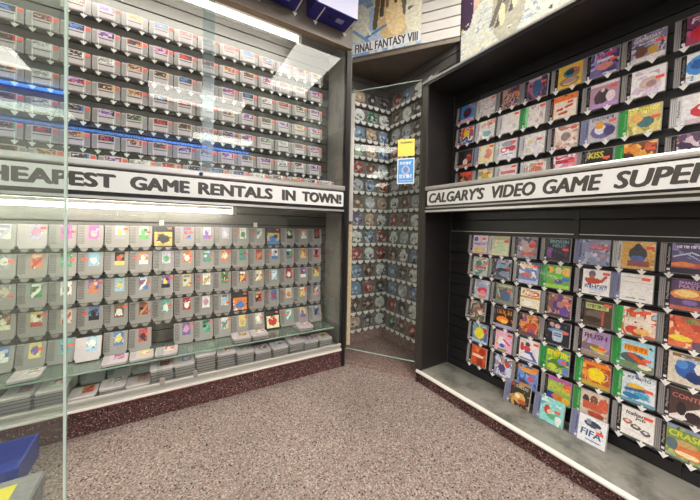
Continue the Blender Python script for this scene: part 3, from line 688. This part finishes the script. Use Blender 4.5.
for r in range(14):
    seq = DSEQ[r].split(); zb = 2.172-.1554*r
    for i in range(6):
        d = next(q for q in DC if q[0] == seq[i]); seed = 800+r*10+i
        if i < 3: side, s, pn, col = 'L', (1.425, 1.564, 1.702)[i], 'left', ('beside the hinge strip', 'middle column', 'beside the corner')[i]
        else: side, s, pn, col = 'R', (2.066, 1.928, 1.790)[i-3], 'right', ('beside the corner', 'second from corner', 'third from corner')[i-3]
        where = '%s panel of corner showcase, %s, %s row' % (pn, col, ORD[r+1])
        holder('disc', side, s, zb, 'clear toothed holder, '+where, 'toothed holders in the corner showcase')
        loc, rot = wall_pose(side, s, zb+.0014, .030)
        t = thing('disc_case', 'clear disc case, %s' % where, 'disc case', loc, (R(-6), 0, rot[2]), 'disc cases in the corner showcase')
        obj('case_shell', D_SHELL, t); obj('tray', D_BACK, t)
        sp = 'bg=%s;n=4,.55,%s,%s,%s;e .5 .3 .34 .16 %s;n=8,.2,%s,%s' % (d[1], d[2], d[1], d[3], d[1], d[3], d[2])
        k = obj('disc', art_mesh('disc', sp, .112, .112, 20, 5, seed, 'print_disc', True), t, (-.056, -.0004, .006))
        obj('hub', D_HUB, t, (0, 0, .062))
for r in range(14):   # the last column, half hidden by the post
    zb = 2.172-.1554*r; s = 1.652; d = DC[(r*5+1) % 9]; where = 'right panel of corner showcase, next to the post, %s row' % ORD[r+1]
    holder('disc', 'R', s, zb, 'clear toothed holder, '+where, 'toothed holders in the corner showcase')
    t = thing('disc_case', 'clear disc case, %s' % where, 'disc case', *[(wall_pose('R', s, zb+.0014, .030)[0]), (R(-6), 0, R(-90))], 'disc cases in the corner showcase')
    obj('case_shell', D_SHELL, t); obj('tray', D_BACK, t)
    obj('disc', art_mesh('disc', 'bg=%s;n=4,.55,%s,%s' % d[1:], .112, .112, 20, 5, 960+r, 'print_disc', True), t, (-.056, -.0004, .006)); obj('hub', D_HUB, t, (0, 0, .062))
# ---------------- right: clear game cases
G_SHELL = MB().quad_box(-.070, .070, -.0052, .0052, 0, .122).mesh('case_shell', 'case_clear', .0012)
mb = MB().quad_box(-.0685, .0685, .0010, .0042, .0015, .1205)
G_TRAY = mb.mesh('tray', 'tray_black')
mb = MB()
for z_ in (-.0001, .1212): mb.quad_box(-.0702, .0702, -.0056, .0056, z_, z_+.0012)
for x_ in (-.0702, .0690): mb.quad_box(x_, x_+.0012, -.0056, .0056, .0011, .1212)
G_RIM = mb.mesh('case_rim', 'rim_glint')  # case edges, whitened to imitate the light they catch
mb = MB()
for k in range(3): mb.quad_box(-.0680+k*.0055, -.0645+k*.0055, -.002, .0009, .003, .119)
G_HINGE = {c: mb.mesh('hinge', c) for c in ('hinge_grey', 'spine_green', 'spine_white', 'spine_blue')}
mb = MB().quad_box(-.0515, -.0375, -.0036, .0009, .0015, .1205)
G_SPINE = {c: mb.mesh('spine_strip', c) for c in ('spine_black', 'spine_green', 'spine_white', 'spine_blue')}
mb = MB().quad_box(-.0371, .0685, -.0034, .0009, .0015, .1205); G_CARD = mb.mesh('cover_card', 'notice_white')
tm = text_mesh('spine_lettering', 'PlayStation', .070, .0095, 'letter_white', 0, .03)
for v in tm.vertices: v.co = Vector((-v.co.z, 0, v.co.x))
G_TEXT = tm
tm2 = tm.copy(); tm2.materials.clear(); tm2.materials.append(M['sign_ink']); G_TEXT2 = tm2
G_DOT = MB().quad_box(-.0047, .0047, -.0004, 0, -.0047, .0047).mesh('spine_mark', 'letter_white')
G_STICK = MB().quad_box(0, .026, -.0010, -.0002, 0, .0125).mesh('sticker', 'sticker')
CWID, CHGT = .1056, .119
def game_case(desc, loc, rot, group, spec, seed, spine='k', titles=(), stick=(.62, .72), nx=40, ny=44):
    t = thing('game_case', desc, 'game case', loc, rot, group)
    obj('case_shell', G_SHELL, t); obj('case_rim', G_RIM, t); obj('tray', G_TRAY, t)
    sc = {'k': 'spine_black', 'g': 'spine_green', 'w': 'spine_white', 'b': 'spine_blue'}[spine]
    obj('hinge', G_HINGE['hinge_grey' if spine == 'k' else sc], t)
    k = obj('spine_strip', G_SPINE[sc], t)
    obj('spine_lettering', G_TEXT if spine in 'kg' else G_TEXT2, k, (-.0397, -.0040, .035)); obj('spine_mark', G_DOT, k, (-.0445, -.0037, .014))
    c = obj('cover', G_CARD, t)
    obj('cover_print', art_mesh('cover_print', spec, CWID, CHGT, nx, ny, seed, sat=1.1, gain=1.2), c, (-.0371, -.0038, .0015))
    for body, x0, x1, z0, h, colr in titles:
        key = 'title_'+colr
        if key not in M: mat(key, colr, .4)
        obj('title_lettering', text_mesh('title_lettering', body, (x1-x0)*CWID, h*CHGT, key, .1, .04), c, (-.0371+x0*CWID, -.0041, .0015+z0*CHGT))
    if stick: obj('price_sticker', G_STICK, t, (-.0371+stick[0]*CWID, -.0053, stick[1]*CHGT))
    return t
UP = [  # upper bay, four rows, left to right: (description, art, spine, titles, sticker)
 [('blue cover and dark red bird', 'bg=4f86c4;n=4,.4,7fb0dc,3a5fa0;e .5 .45 .3 .26 2b2230;e .5 .42 .2 .16 7a2030;r 0 .8 1 1 d8a8b8;n=6,.1,dfeaf2', 'k', (), (.7, .85)),
  ('white cover with grey sketches', 'bg=d9d5d2;n=5,.5,c2bcbc,eeeae6,b9b0b4,cfc8cc', 'w', (), (.7, .84)),
  ('crowded brown and red cover', 'bg=5a4450;n=6,.75,8f5a48,3c3a55,b98f86,4a4e7a,c9a070', 'k', (), (.62, .66)),
  ('dark purple cover with blue figure', 'bg=4c4058;n=6,.6,7c5a80,2c2a44,a86a78;e .5 .5 .22 .4 3f5f86;r .05 0 .7 .12 b8aab8;n=6,.12,d0b8c0', 'k', (), (.7, .68)),
  ('yellow cover and small vehicle', 'bg=d9b358;e .55 .36 .34 .2 4f7f8f;e .5 .34 .2 .12 28404c;e .75 .46 .14 .1 7c7a6c;o .5 .74 .4 .2 8a7a4e;e .5 .72 .3 .1 a88a9a;n=7,.08,efd88a', 'k', (), (.66, .66)),
  ('purple cover with red title', 'bg=6e6494;n=5,.55,4c4470,938cb8,b8b4d0,39345a;w .26 .08 .9 .26 6 d8405c;w .3 .52 .8 .64 6 d8625c;r .22 .3 .8 .42 dcdbe6;e .5 .62 .3 .14 d88a80', 'k', (), (.68, .52)),
  ('purple grey football cover, white title', 'bg=8d86a4;n=5,.55,6b6486,b9b2c8,544a60,cfc8d4;r .08 .06 .95 .2 8b84a2;e .3 .62 .18 .2 6a4a3c;e .65 .66 .16 .16 c09a50;r 0 .82 1 1 d5cfcf', 'k', (('GAMEDAY', .06, .88, .78, .13, 'f1eef2'), ('98', .55, .8, .62, .12, 'f1eef2')), (.72, .58)),
  ('deep purple and red cover', 'bg=73405f;n=4,.5,94405a,3d2c50,b05a78;e .4 .65 .3 .26 b43442;n=6,.15,e2d3dd', 'k', (('FA', .1, .6, .72, .18, 'f4eef0'),), None)],
 [('bright blue and red cartoon', 'bg=3f72b8;n=5,.55,d9583f,efd25a,2b3f7a,e7e0d8;e .5 .4 .22 .2 e6c84e', 'k', (), (.7, .84)),
  ('white cover with red and teal', 'bg=e8e4df;n=5,.35,d8b4aa,c9d4d4,e0a090;e .5 .75 .3 .16 7fb0bc', 'w', (), (.6, .72)),
  ('nearly blank white cover', 'bg=e4e1dd;n=5,.4,d3cecb,efede9', 'w', (), (.7, .84)),
  ('pale cover beside a green strip', 'bg=ddd6d3;n=6,.4,cdbfc0,e9e4e0,b9a6ae;r 0 0 .16 1 8fcf9c', 'g', (), (.72, .84)),
  ('orange and white list cover', 'bg=ead9cb;r 0 0 1 .26 df7a42;n=7,.12,5c4038,c2b8ae;l .2 .62 .4 .6 .05 b4472e;l .55 .55 .8 .5 .05 b4472e;l .3 .8 .6 .78 .05 b4472e;r 0 0 .06 1 e0804a', 'k', (), (.62, .6)),
  ('mauve cover with dark group', 'bg=a68a9c;n=4,.35,c8b2be,8d6f86;e .45 .55 .24 .3 3a3236;e .3 .6 .14 .24 463a40;e .74 .6 .16 .22 ded0d8;e .45 .3 .07 .08 d9b8a4;r 0 .84 1 1 b08cc0;r 0 0 1 .12 d8ccd2', 'k', (), (.7, .72)),
  ('white and lilac fantasy cover', 'bg=e9e5e6;n=4,.45,d2c6d8,f4f1f0,c2aebc;e .55 .55 .3 .22 c7b0a8;e .6 .6 .16 .12 9a7f80;n=6,.1,b39ac0', 'k', (), (.72, .52)),
  ('blue winged creature on white', 'bg=dfe3e6;e .4 .45 .42 .34 4f86c2;e .3 .4 .2 .16 2b5590;n=6,.25,86b0d8,c9c2b0,3e6ea8;r .3 .75 1 1 e4dccb', 'k', (), None)],
 [('black cover with red and white', 'bg=2a2427;e .62 .4 .2 .2 2f4040;e .75 .5 .2 .22 a03c34;e .5 .72 .18 .2 e2d6cc;n=5,.22,6d3430,c98f84;r 0 .84 1 1 b9786a', 'k', (), (.62, .6)),
  ('cream and peach character cover', 'bg=eddcae;n=4,.4,f2e7cc,e4b08e,e8c49a;e .62 .5 .26 .26 dd8a82;e .3 .4 .2 .2 f3ead0;n=7,.1,c06a50', 'b', (), (.72, .84)),
  ('white cover with red sunglasses', 'bg=d9d5da;e .5 .2 .4 .14 9b98a4;r .08 .36 .92 .5 b83a4c;e .26 .5 .2 .14 c44456;e .74 .48 .2 .14 c44456;e .26 .5 .12 .08 e3cfd4;r .2 .72 .8 .78 8d8798;n=7,.1,eeeaf0', 'w', (), (.68, .8)),
  ('pale grey washed out cover', 'bg=dcd9da;n=5,.4,c9c4cb,ece9e8,d6cfba;e .3 .4 .14 .1 d9cf98', 'w', (), (.6, .64)),
  ('beige and grey action cover', 'bg=cdb9b0;n=4,.5,dccdc4,a08c88,b87a70,e8e0d8;e .5 .5 .2 .18 8c7f80;l .3 .9 .9 .5 .05 e2c8bc', 'k', (), (.7, .8)),
  ('purple motorcycle cover', 'bg=b9b4b8;e .5 .6 .42 .3 6d6494;e .42 .52 .2 .2 d9d6de;e .4 .35 .14 .16 d9a04c;e .75 .62 .2 .2 4a4468;w .1 .03 .9 .16 9 5a6a8c;n=6,.18,e6e2e6,3d3858', 'b', (), (.72, .72)),
  ('yellow green cover with dark car', 'bg=cbbf7e;n=5,.4,e2d49a,8fa06a,b09a56;w .05 .05 .95 .22 9 e6da70;e .55 .6 .26 .2 4f7076;e .3 .4 .18 .2 d3a86a;n=6,.12,56603c', 'g', (), (.72, .5)),
  ('white cover with red car', 'bg=dedadd;n=4,.3,cbc3cf,eceaea;e .62 .6 .4 .24 b8404a;e .6 .52 .2 .1 e0dde2;r .1 .84 1 1 c9b6bc', 'w', (), None)],
 [('red and black action cover', 'bg=7c3a30;n=5,.6,c0644a,2d2024,d99c72,43282a;r .1 0 .9 .2 d4573e', 'k', (), (.6, .84)),
  ('cream cover with yellow figure', 'bg=d8cf9e;n=5,.5,e6dfc0,c49a66,8fb0b0;e .5 .5 .24 .3 d4b44e', 'k', (), (.6, .7)),
  ('white cover with pink title', 'bg=e4dcda;r .08 .3 .92 .46 d06a7c;n=5,.3,c9d4c2,efe9e6;l .1 .75 .9 .6 .06 4c8a5c', 'w', (), (.7, .84)),
  ('pale cover with coloured group', 'bg=e0d8d4;n=5,.55,c98a80,9fb08c,efe8e2,b0a0a4;e .5 .45 .3 .16 c2705c', 'w', (), (.6, .74)),
  ('pink and rose pattern cover', 'bg=d38ba0;n=5,.5,e6b4bc,b4566e,efdfe0;r .1 .2 .9 .36 b83c50', 'k', (), (.66, .66)),
  ('black cover with yellow title', 'bg=2a2626;n=7,.25,54494a,8d8a88;e .3 .78 .1 .12 d9d4d0;e .5 .74 .1 .12 d9d4d0;e .72 .76 .1 .12 cfcac6', 'k', (('KISS', .12, .68, .64, .26, 'd8cb4a'),), (.66, .58)),
  ('orange and brown battle cover', 'bg=7a4a34;n=5,.55,d98f4a,40282a,b85f3c,e6c07a;e .55 .6 .2 .28 d9a45c', 'g', (), (.72, .66)),
  ('purple and gold crowd cover', 'bg=5f4a66;n=6,.6,8f6f86,c79a5c,3a2f48,d3c0c8', 'k', (), None)]]
LO = [  # lower bay
 [('white and lilac cover, yellow below', 'bg=dccfd9;e .2 .2 .14 .13 6d62a8;r .1 .42 .85 .52 a48ac4;n=5,.35,eae2ea,c9a8c4;e .45 .8 .28 .14 e4d27c;r 0 .9 1 1 d8b0a8', 'k', (), (.62, .78)),
  ('pale green and cream cover', 'bg=d9dcbc;r 0 0 1 .2 b9bb96;n=5,.35,e8e6d2,c2d0a8,dcb8a8;r .22 .45 .78 .92 c6ddb4', 'w', (), (.72, .7)),
  ('grey and purple cover with red flash', 'bg=8f8494;n=5,.5,b4a8b4,63566c;e .55 .5 .34 .22 c2a8a4;e .75 .4 .16 .1 c24a44;l .3 .82 .9 .72 .06 c8503c;e .2 .55 .08 .1 e8e4e8', 'k', (), (.72, .7)),
  ('black purple cover with teal title', 'bg=2c2733;n=4,.35,45354f,1d1a24;e .12 .65 .16 .24 7c3f8e;r .2 .55 .8 .85 2a2140;e .82 .5 .1 .3 5a3040', 'k', (('BROKEN', .08, .92, .78, .15, '6fa3a6'), ('HELIX', .22, .80, .61, .14, '6fa3a6')), (.68, .48)),
  ('grey blue cover with red emblem', 'bg=8a90ac;n=5,.45,a8aec2,646c90,b9bccb;r .3 .14 .72 .3 b0808e;r .24 .34 .8 .42 c4606a;e .5 .6 .07 .07 e6d3d8;e .78 .64 .1 .08 c48a98', 'b', (), (.72, .66)),
  ('tan cover with dark armoured soldier', 'bg=d2aa66;n=4,.35,e2c888,b98a4c,d9bb80;e .5 .45 .28 .28 4a4a4e;e .5 .2 .12 .14 3f3f42;e .5 .62 .24 .1 5a6fa6;r .2 .7 .85 .9 8f5a5c;n=7,.08,e8d2b0', 'w', (), (.74, .74)),
  ('lightning over an orange horizon', 'g=4a4468,7f6f96;n=4,.4,645c86,8d86b2;l .05 .45 .5 .3 .02 c9d8f0;l .5 .3 1 .5 .02 d5e2f4;l .4 .35 .8 .6 .015 b4c8ec;r 0 .66 1 .8 d2664a;e .3 .7 .3 .08 e88f5a;r 0 .82 1 1 3c3448;w .12 .06 1 .16 10 d8d4e4', 'k', (), None)],
 [('teal and white cover with red lettering', 'bg=b4c2b8;n=5,.55,5f8f92,e2e2d4,8aa888,d0b4a8;r .2 .5 .9 .62 c8524a;e .4 .35 .22 .16 4e8088', 'k', (), (.72, .66)),
  ('dark blue cover with silver machines', 'bg=3d4654;r 0 0 1 .15 b9a6b8;e .4 .35 .4 .12 6fa4cc;n=5,.45,5c6474,8f98aa,2c323e;e .45 .55 .3 .12 23262e;e .65 .72 .3 .14 7c86a4', 'k', (), (.7, .56)),
  ('blue and white snow sports cover', 'bg=6f86bc;n=5,.5,c9d2e4,4a5f9c,e6e8f0;r .05 .1 .9 .24 e2b48a;e .4 .6 .3 .1 c25a4c;r 0 .85 1 1 b8c2dc', 'k', (), (.72, .82)),
  ('green and yellow cartoon panels', 'bg=6fa64a;e .15 .2 .14 .14 e0b04c;e .5 .22 .14 .16 d9c8a0;e .85 .25 .2 .18 d8b05a;r .35 .35 .65 .55 58c23c;e .55 .7 .18 .1 5a52a4;r .68 .5 1 .66 3f78b4;n=6,.25,2c3a2c,c9a87c,b6d86a;r 0 .84 1 1 9ccb5a', 'g', (), None),
  ('white cover with red baseball player', 'bg=ebe8e8;e .35 .18 .13 .13 6f6678;e .4 .45 .3 .12 b8503f;l .15 .4 .3 .6 .06 b8503f;l .7 .45 .85 .25 .05 b05a48;e .35 .3 .09 .09 a8705c;e .6 .78 .3 .08 c9cfe2;r .3 .9 .7 .93 8d92a8;w .1 .6 .92 .76 9 4a648e', 'k', (), (.74, .82)),
  ('plain white cover of printed lines', 'bg=e9e8e3;r .06 .12 .94 .13 b9b8b4;r .06 .3 .94 .31 c4c3be;r .06 .5 .94 .51 c9c8c3;r .4 .3 .41 .9 cfcec9;r .2 .86 .5 .9 a3a29e;r .6 .86 .8 .9 a9a8a4;n=9,.05,d2d1cc', 'b', (), (.66, .8)),
  ('purple cover with pink title', 'bg=5a4868;n=4,.3,75608a,42344e;e .5 .5 .5 .2 d9905a;e .4 .46 .3 .12 f0cf8e;r 0 .64 1 .84 584468;e .5 .75 .2 .08 7d70a4;r 0 .88 1 1 c06a5a', 'k', (('SHADOW', .2, .95, .84, .11, 'cfa8d4'), ('MASTER', .2, .95, .71, .11, 'cfa8d4')), None)],
 [('pale blue cover with pink racer', 'bg=b4bcc8;n=5,.45,d6dce2,8f96a8;e .55 .55 .32 .18 c84a5a;e .6 .66 .2 .12 e08a8e;e .45 .3 .3 .1 9aa4c0;r .3 .82 .8 .95 d88a70', 'k', (), None),
  ('grey green cover with blue robot', 'bg=7c7f78;r .1 .04 .9 .16 a9b490;n=5,.35,9a9a90,5a5d5a;e .5 .6 .26 .24 51687c;e .7 .62 .14 .2 3f6a94;e .3 .7 .2 .12 5f625e;l .12 .3 .25 .7 .02 c9c8b8', 'k', (), (.66, .62)),
  ('cream cover with red oval title', 'bg=e2dac4;e .6 .22 .36 .13 c8503c;e .6 .22 .28 .08 e6c8b8;n=5,.35,efeadb,c9a86c,b07a4a;r 0 .36 1 .46 c89a52;e .4 .7 .3 .12 f4f1ea;r .1 .88 .9 1 4a3c36', 'k', (), None),
  ('brown cover with purple fighters', 'bg=7a5a56;r .15 .04 .9 .16 c9a080;n=5,.5,9c6a5a,5f4a78,c49a86;e .4 .5 .18 .2 54408c;e .72 .72 .2 .2 6a4c96;e .55 .45 .16 .14 b07c6c;r 0 .9 1 1 3a2c34', 'k', (), (.72, .62)),
  ('dark brown cover with pale green title', 'bg=4f4238;n=4,.35,6a584a,382e28;r .06 .12 .88 .34 b9c084;e .4 .55 .34 .16 6d6058;l .7 .4 .68 .9 .04 b85a52;e .3 .75 .3 .12 3a302a;w .1 .16 .84 .30 8 5f7048', 'k', (), (.72, .84)),
  ('crowded red cream cover, white title', 'bg=d8c8b8;r 0 0 1 .28 9fc0d4;n=5,.55,d0604a,e8dcc8,a8543f,b9c8b0;e .6 .16 .12 .08 d05a3c;e .2 .14 .12 .07 c8553c;e .3 .8 .2 .14 c04a40;e .6 .82 .24 .1 d9b06a', 'g', (('ESCAPE', .06, .96, .40, .19, 'f1ece4'),), (.6, .86)),
  ('orange red explosion cover', 'bg=cf6a50;n=4,.55,e89a72,b04c44,f0c49a,d8785c;r .3 0 1 .2 b45a50;e .3 .72 .3 .1 e2cf5a;r .6 .75 1 1 6f5a70;w .4 .05 1 .2 7 5ca05c', 'k', (), None)],
 [('grey brown skull cover', 'bg=6f665c;n=5,.55,9a9082,4a443c,b8b0a2;e .62 .4 .14 .1 cf5a44;e .7 .58 .16 .12 e0dcd4', 'k', (), None),
  ('black cover with orange flames', 'bg=33261f;r .04 .08 .9 .3 d08a3e;n=5,.3,e2783a,5a3424;e .4 .6 .36 .16 e8863c;e .5 .68 .2 .1 f4c05a;r 0 .84 1 1 a8a0c0;w .08 .1 .86 .27 7 3a2a1c', 'k', (), None),
  ('dark brown cover with orange crowd', 'bg=5f4640;r .1 .05 .9 .2 b89a5a;n=5,.6,b46a44,402c34,8a5a7a,d89a62;e .6 .55 .3 .14 c8583c;r 0 .85 1 1 6a4a50', 'k', (), None),
  ('black cover with pale blue shield', 'bg=2c2a34;n=5,.35,4f4650,b08c84,3a3c50;e .2 .16 .1 .1 c89a8c;e .45 .2 .12 .1 d4b4a8;e .5 .42 .45 .1 6f9ac0;r .24 .42 .7 .76 b9c8dc;e .47 .78 .2 .12 b9c8dc;r .3 .5 .64 .54 3c4460;r .3 .6 .64 .64 3c4460;r 0 .86 1 1 2a2834', 'k', (), (.68, .54)),
  ('lilac cover with yellow car', 'bg=a48cb4;n=4,.4,b9a4c4,8a7498,c4b49c;r 0 .52 .5 .8 7a6a78;e .62 .66 .3 .12 c9c04a;e .5 .6 .16 .08 8a7440;r 0 .84 1 1 9a8a78', 'k', (('RUSH', .08, .92, .68, .20, '5a3c62'),), (.62, .32)),
  ('sky blue racing cover, orange title', 'bg=a4cfe0;r .1 .16 .82 .38 d98f3c;e .4 .62 .4 .18 4f5c5a;l .3 .5 .8 .8 .07 c8583c;r 0 .78 1 1 6f8a6a;n=6,.15,3c4444,b8d0d0;e .75 .85 .2 .08 e0dccc;w .12 .2 .8 .35 8 b45a28', 'g', (), (.68, .36)),
  ('white cover with blue motorbike rider', 'bg=cfc6b6;r .1 .02 1 .14 8a6a4c;n=5,.35,e4ddd0,9fb4cc;e .5 .5 .32 .3 3f62a0;e .35 .36 .16 .14 5a86c0;e .7 .7 .24 .18 2c3f6c;e .8 .4 .14 .18 e4e0d8', 'k', (), None)],
 [('blue green cover with yellow disc', 'bg=7fa0b4;n=5,.45,8fb87c,5a78b0,c9d0a0;e .48 .5 .32 .3 e6d84e;e .85 .3 .14 .14 c8584c;r .8 .4 1 .9 5a68a8;r 0 .88 1 1 b4c4d8', 'k', (), None),
  ('pink cover with white and blue shapes', 'bg=e8b8d0;n=5,.25,f2d4e2,d890b8;e .4 .5 .22 .22 f0ecf2;l .5 .4 .85 .6 .04 c83c5c;e .45 .72 .16 .1 4f6ac0;l .15 .3 .1 .6 .03 e0cf5a;r .2 .88 .7 .98 6fa04a', 'k', (), (.72, .82)),
  ('white cover with red and blue player', 'bg=e9e3e4;e .42 .25 .12 .12 4a3c40;e .4 .45 .18 .14 c8504a;r .3 .55 .7 .66 4a66b0;e .3 .75 .14 .1 ece8ea;l .6 .6 .85 .9 .06 48589c;e .14 .4 .1 .2 c04848;r .05 .88 .95 .97 7c8cc4', 'k', (), (.72, .8)),
  ('green cover with yellow title', 'bg=7fae44;n=5,.5,4f8a3c,b9c85a,3f6c9c;e .5 .62 .34 .16 5a7a34;e .7 .5 .2 .14 6f8fc8;e .3 .8 .2 .12 b4c850;r .75 .7 1 1 6a86b4;w .06 .1 .95 .34 6 e8cf48', 'g', (), (.66, .46)),
  ('orange cover with big yellow disc', 'bg=b0563c;n=5,.55,d98a4a,7c4a84,e2b45a,c04c3c;r .04 .06 .9 .2 e08a3c;e .5 .52 .32 .26 ecd24a;e .12 .55 .14 .14 e09a4c;r 0 .85 1 1 b8a04a', 'g', (), None),
  ('white and blue water cover', 'bg=d3dade;n=5,.45,5a86b8,e8ecec,8fb0cc;e .45 .45 .3 .1 d9b454;l .15 .6 .75 .5 .05 3f5a8c;e .6 .72 .24 .1 4a9ab8;e .3 .8 .26 .1 3c74a0;r 0 .9 1 1 5f9cb4', 'g', (('JET MOTO', .14, .86, .80, .11, '3a3e48'),), (.7, .48)),
  ('dark brown cover, salmon title', 'bg=4a3634;n=4,.25,5c4442,382828;l .1 1 .9 .5 .12 e2dcd8;e .3 .62 .12 .22 2a2022;e .6 .8 .2 .16 34282a', 'k', (('CONTRA', .05, .98, .70, .15, 'c87a70'),), None)],
 [('orange red cover with white title', 'bg=d0603c;n=4,.5,b8442e,e88a5a,8f3a2a;r .08 .44 .8 .56 ecd9c8;e .7 .25 .2 .2 a83c28', 'k', (), None),
  ('blue and white soccer cover', 'bg=ccd2e2;n=5,.5,6f86bc,e8eaf0,48548c,c8a4a4;e .45 .6 .2 .2 46407a;e .75 .35 .14 .14 d0584c;e .5 .3 .1 .12 c89c84', 'k', (), None),
  ('orange and blue water cover', 'bg=6f92c8;r 0 0 1 .22 d98a48;n=5,.4,8fb0dc,4a62a4;e .5 .2 .4 .12 e2a050;e .7 .55 .16 .14 c8607c;e .3 .78 .2 .12 4a4a70;r .2 .84 .8 1 d8924a', 'k', (), None),
  ('purple and green cover, yellow title', 'bg=8fb45a;r 0 0 1 .16 b45aa0;r .1 .22 .4 .34 a8cc5c;n=5,.2,b8cc6a,6fa04a;r 0 .66 .3 1 3c48a4;e .5 .8 .3 .12 d07a48;e .82 .84 .16 .14 e0b84c;e .85 .3 .2 .14 e0704c', 'k', (('PONG', .04, .96, .44, .24, 'e6cf4e'),), None),
  ('beige cover with red brown brawlers', 'bg=d2c3b6;n=5,.35,b8a494,e2d8cc;e .2 .35 .12 .18 4c3a34;e .5 .3 .14 .18 7c5040;e .85 .4 .2 .26 c8644c;r .1 .42 .8 .7 c0624a;n=7,.2,8a4436,e2b89a;e .6 .84 .3 .12 b85a44', 'g', (), None),
  ('white cover with three small cars', 'bg=e8e5e1;e .2 .52 .15 .09 a8685c;e .46 .62 .16 .09 5a5650;e .76 .7 .15 .09 5a5460;e .2 .5 .08 .04 d8c4bc;e .46 .6 .08 .04 d0ccc4;e .76 .68 .08 .04 ccc8d0;r .1 .8 .9 .82 c9c4be', 'k', (('Italian', .14, .72, .76, .13, '3f3c3e'), ('Job', .42, .74, .62, .13, '3f3c3e')), (.7, .78)),
  ('green and orange cover, yellow title', 'bg=7c9450;r 0 0 1 .1 8a98c4;n=5,.4,a8bc5c,4f5a4c,98a48c;e .55 .7 .42 .24 d07a50;e .5 .5 .3 .1 c0a070;e .55 .82 .3 .08 ecd8b8;e .15 .6 .16 .2 5c7078', 'k', (('CRASH', .06, .98, .66, .2, 'dfe04e'),), None)]]
YU = [[1.394, 1.242, 1.093, .945, .788, .648, .501, .338], [1.396, 1.243, 1.090, .951, .807, .646, .497, .335], [1.399, 1.245, 1.101, .949, .797, .647, .505, .343], [1.395, 1.248, 1.098, .939, .799, .658, .515, .353]]
YL = [[1.267, 1.127, .972, .811, .655, .507, .353], [1.262, 1.113, .958, .810, .650, .508, .352], [1.247, 1.095, .946, .800, .638, .495, .352], [1.272, 1.090, .946, .800, .643, .497, .350], [1.250, 1.091, .942, .800, .636, .489, .341], [1.254, 1.089, .947, .788, .640, .487, .347]]
ROWN = ['top', 'second', 'third', 'bottom']
ROWL = ['top', 'second', 'third', 'fourth', 'fifth', 'sixth']
def shelfload(rows, ys, ztop, pitch, names, bay):
    for r, row in enumerate(rows):
        zb = ztop[r]
        pts = ys[r]
        for i, (desc, art, sp, titles, stick) in enumerate(row):
            y = pts[i]-.070
            where = '%s, %s row, %s right bay' % (ordl(i, len(row)), names[r], bay)
            holder('case', 'R', y, zb, 'clear arrow tipped holder under the case %s' % where, 'case holders in the %s right bay' % bay)
            loc, rot = wall_pose('R', y, zb+.0016, .034)
            game_case('case: %s, %s' % (desc, where), loc, (R(-7), 0, rot[2]), 'game cases in the %s right bay' % bay, art, 1000+r*31+i*3+(500 if bay == 'lower' else 0), sp, titles, stick)
shelfload(UP, YU, [1.812, 1.663, 1.504, 1.351], 0, ROWN, 'upper')
shelfload(LO, YL, [.916, .773, .624, .478, .334, .181], 0, ROWL, 'lower')
FR = [(.955, 'dark tan cover standing on the lowest shelf, leftmost of three', 'bg=3a332e;n=5,.45,8a6a44,24201e,c49a5c;e .5 .62 .3 .24 c8a468;e .4 .55 .12 .1 e6d6b8;e .65 .75 .2 .1 a85a34', (('LEGO', .03, .22, .84, .12, 'e05a4a'), ('RACERS', .26, .9, .80, .14, 'b9c4a0')), 'b', None, 0),
      (.793, 'teal cover standing on the lowest shelf, middle of three', 'bg=8fd0cc;n=5,.4,b8e4de,64b4b8,d9ece4;e .3 .5 .14 .18 c85040;e .4 .56 .1 .1 ecc8b0;e .55 .72 .24 .1 5aa878;e .8 .75 .14 .14 e8ece4', (), 'b', (.62, .5), 0),
      (.625, 'white cover with blue title standing on the lowest shelf, rightmost of three', 'bg=e6e9ee;e .5 .26 .3 .12 3c4250;e .36 .2 .1 .1 8a94a8;l .5 .3 .8 .42 .05 4a5468;e .7 .4 .09 .09 d9d4d0;n=6,.08,b8c4d4;r .3 .84 .8 .88 7c94b8', (('FIFA', .1, .84, .26, .24, '3f6298'),), 'b', (.66, .46), 0)]
for y, d, art, titles, sp, st, _ in FR:
    game_case('game case, '+d, (1.668, y-.07, .0890), (R(-13), 0, R(-90)), 'game cases standing on the lowest right shelf', art, int(y*1000), sp, titles, st)

# ================================================================== light and view
w = bpy.data.worlds.new('World'); bpy.context.scene.world = w; w.use_nodes = True
w.node_tree.nodes['Background'].inputs['Color'].default_value = (.9, .95, 1, 1); w.node_tree.nodes['Background'].inputs['Strength'].default_value = .3
s = bpy.context.scene
s.view_settings.view_transform = 'Standard'; s.view_settings.look = 'None'; s.view_settings.gamma = 1; s.view_settings.use_curve_mapping = False
s.view_settings.exposure = 0.72
s.cycles.use_denoising = True
s.cycles.transparent_max_bounces = 24; s.cycles.max_bounces = 8; s.cycles.sample_clamp_indirect = 4; s.cycles.sample_clamp_direct = 5
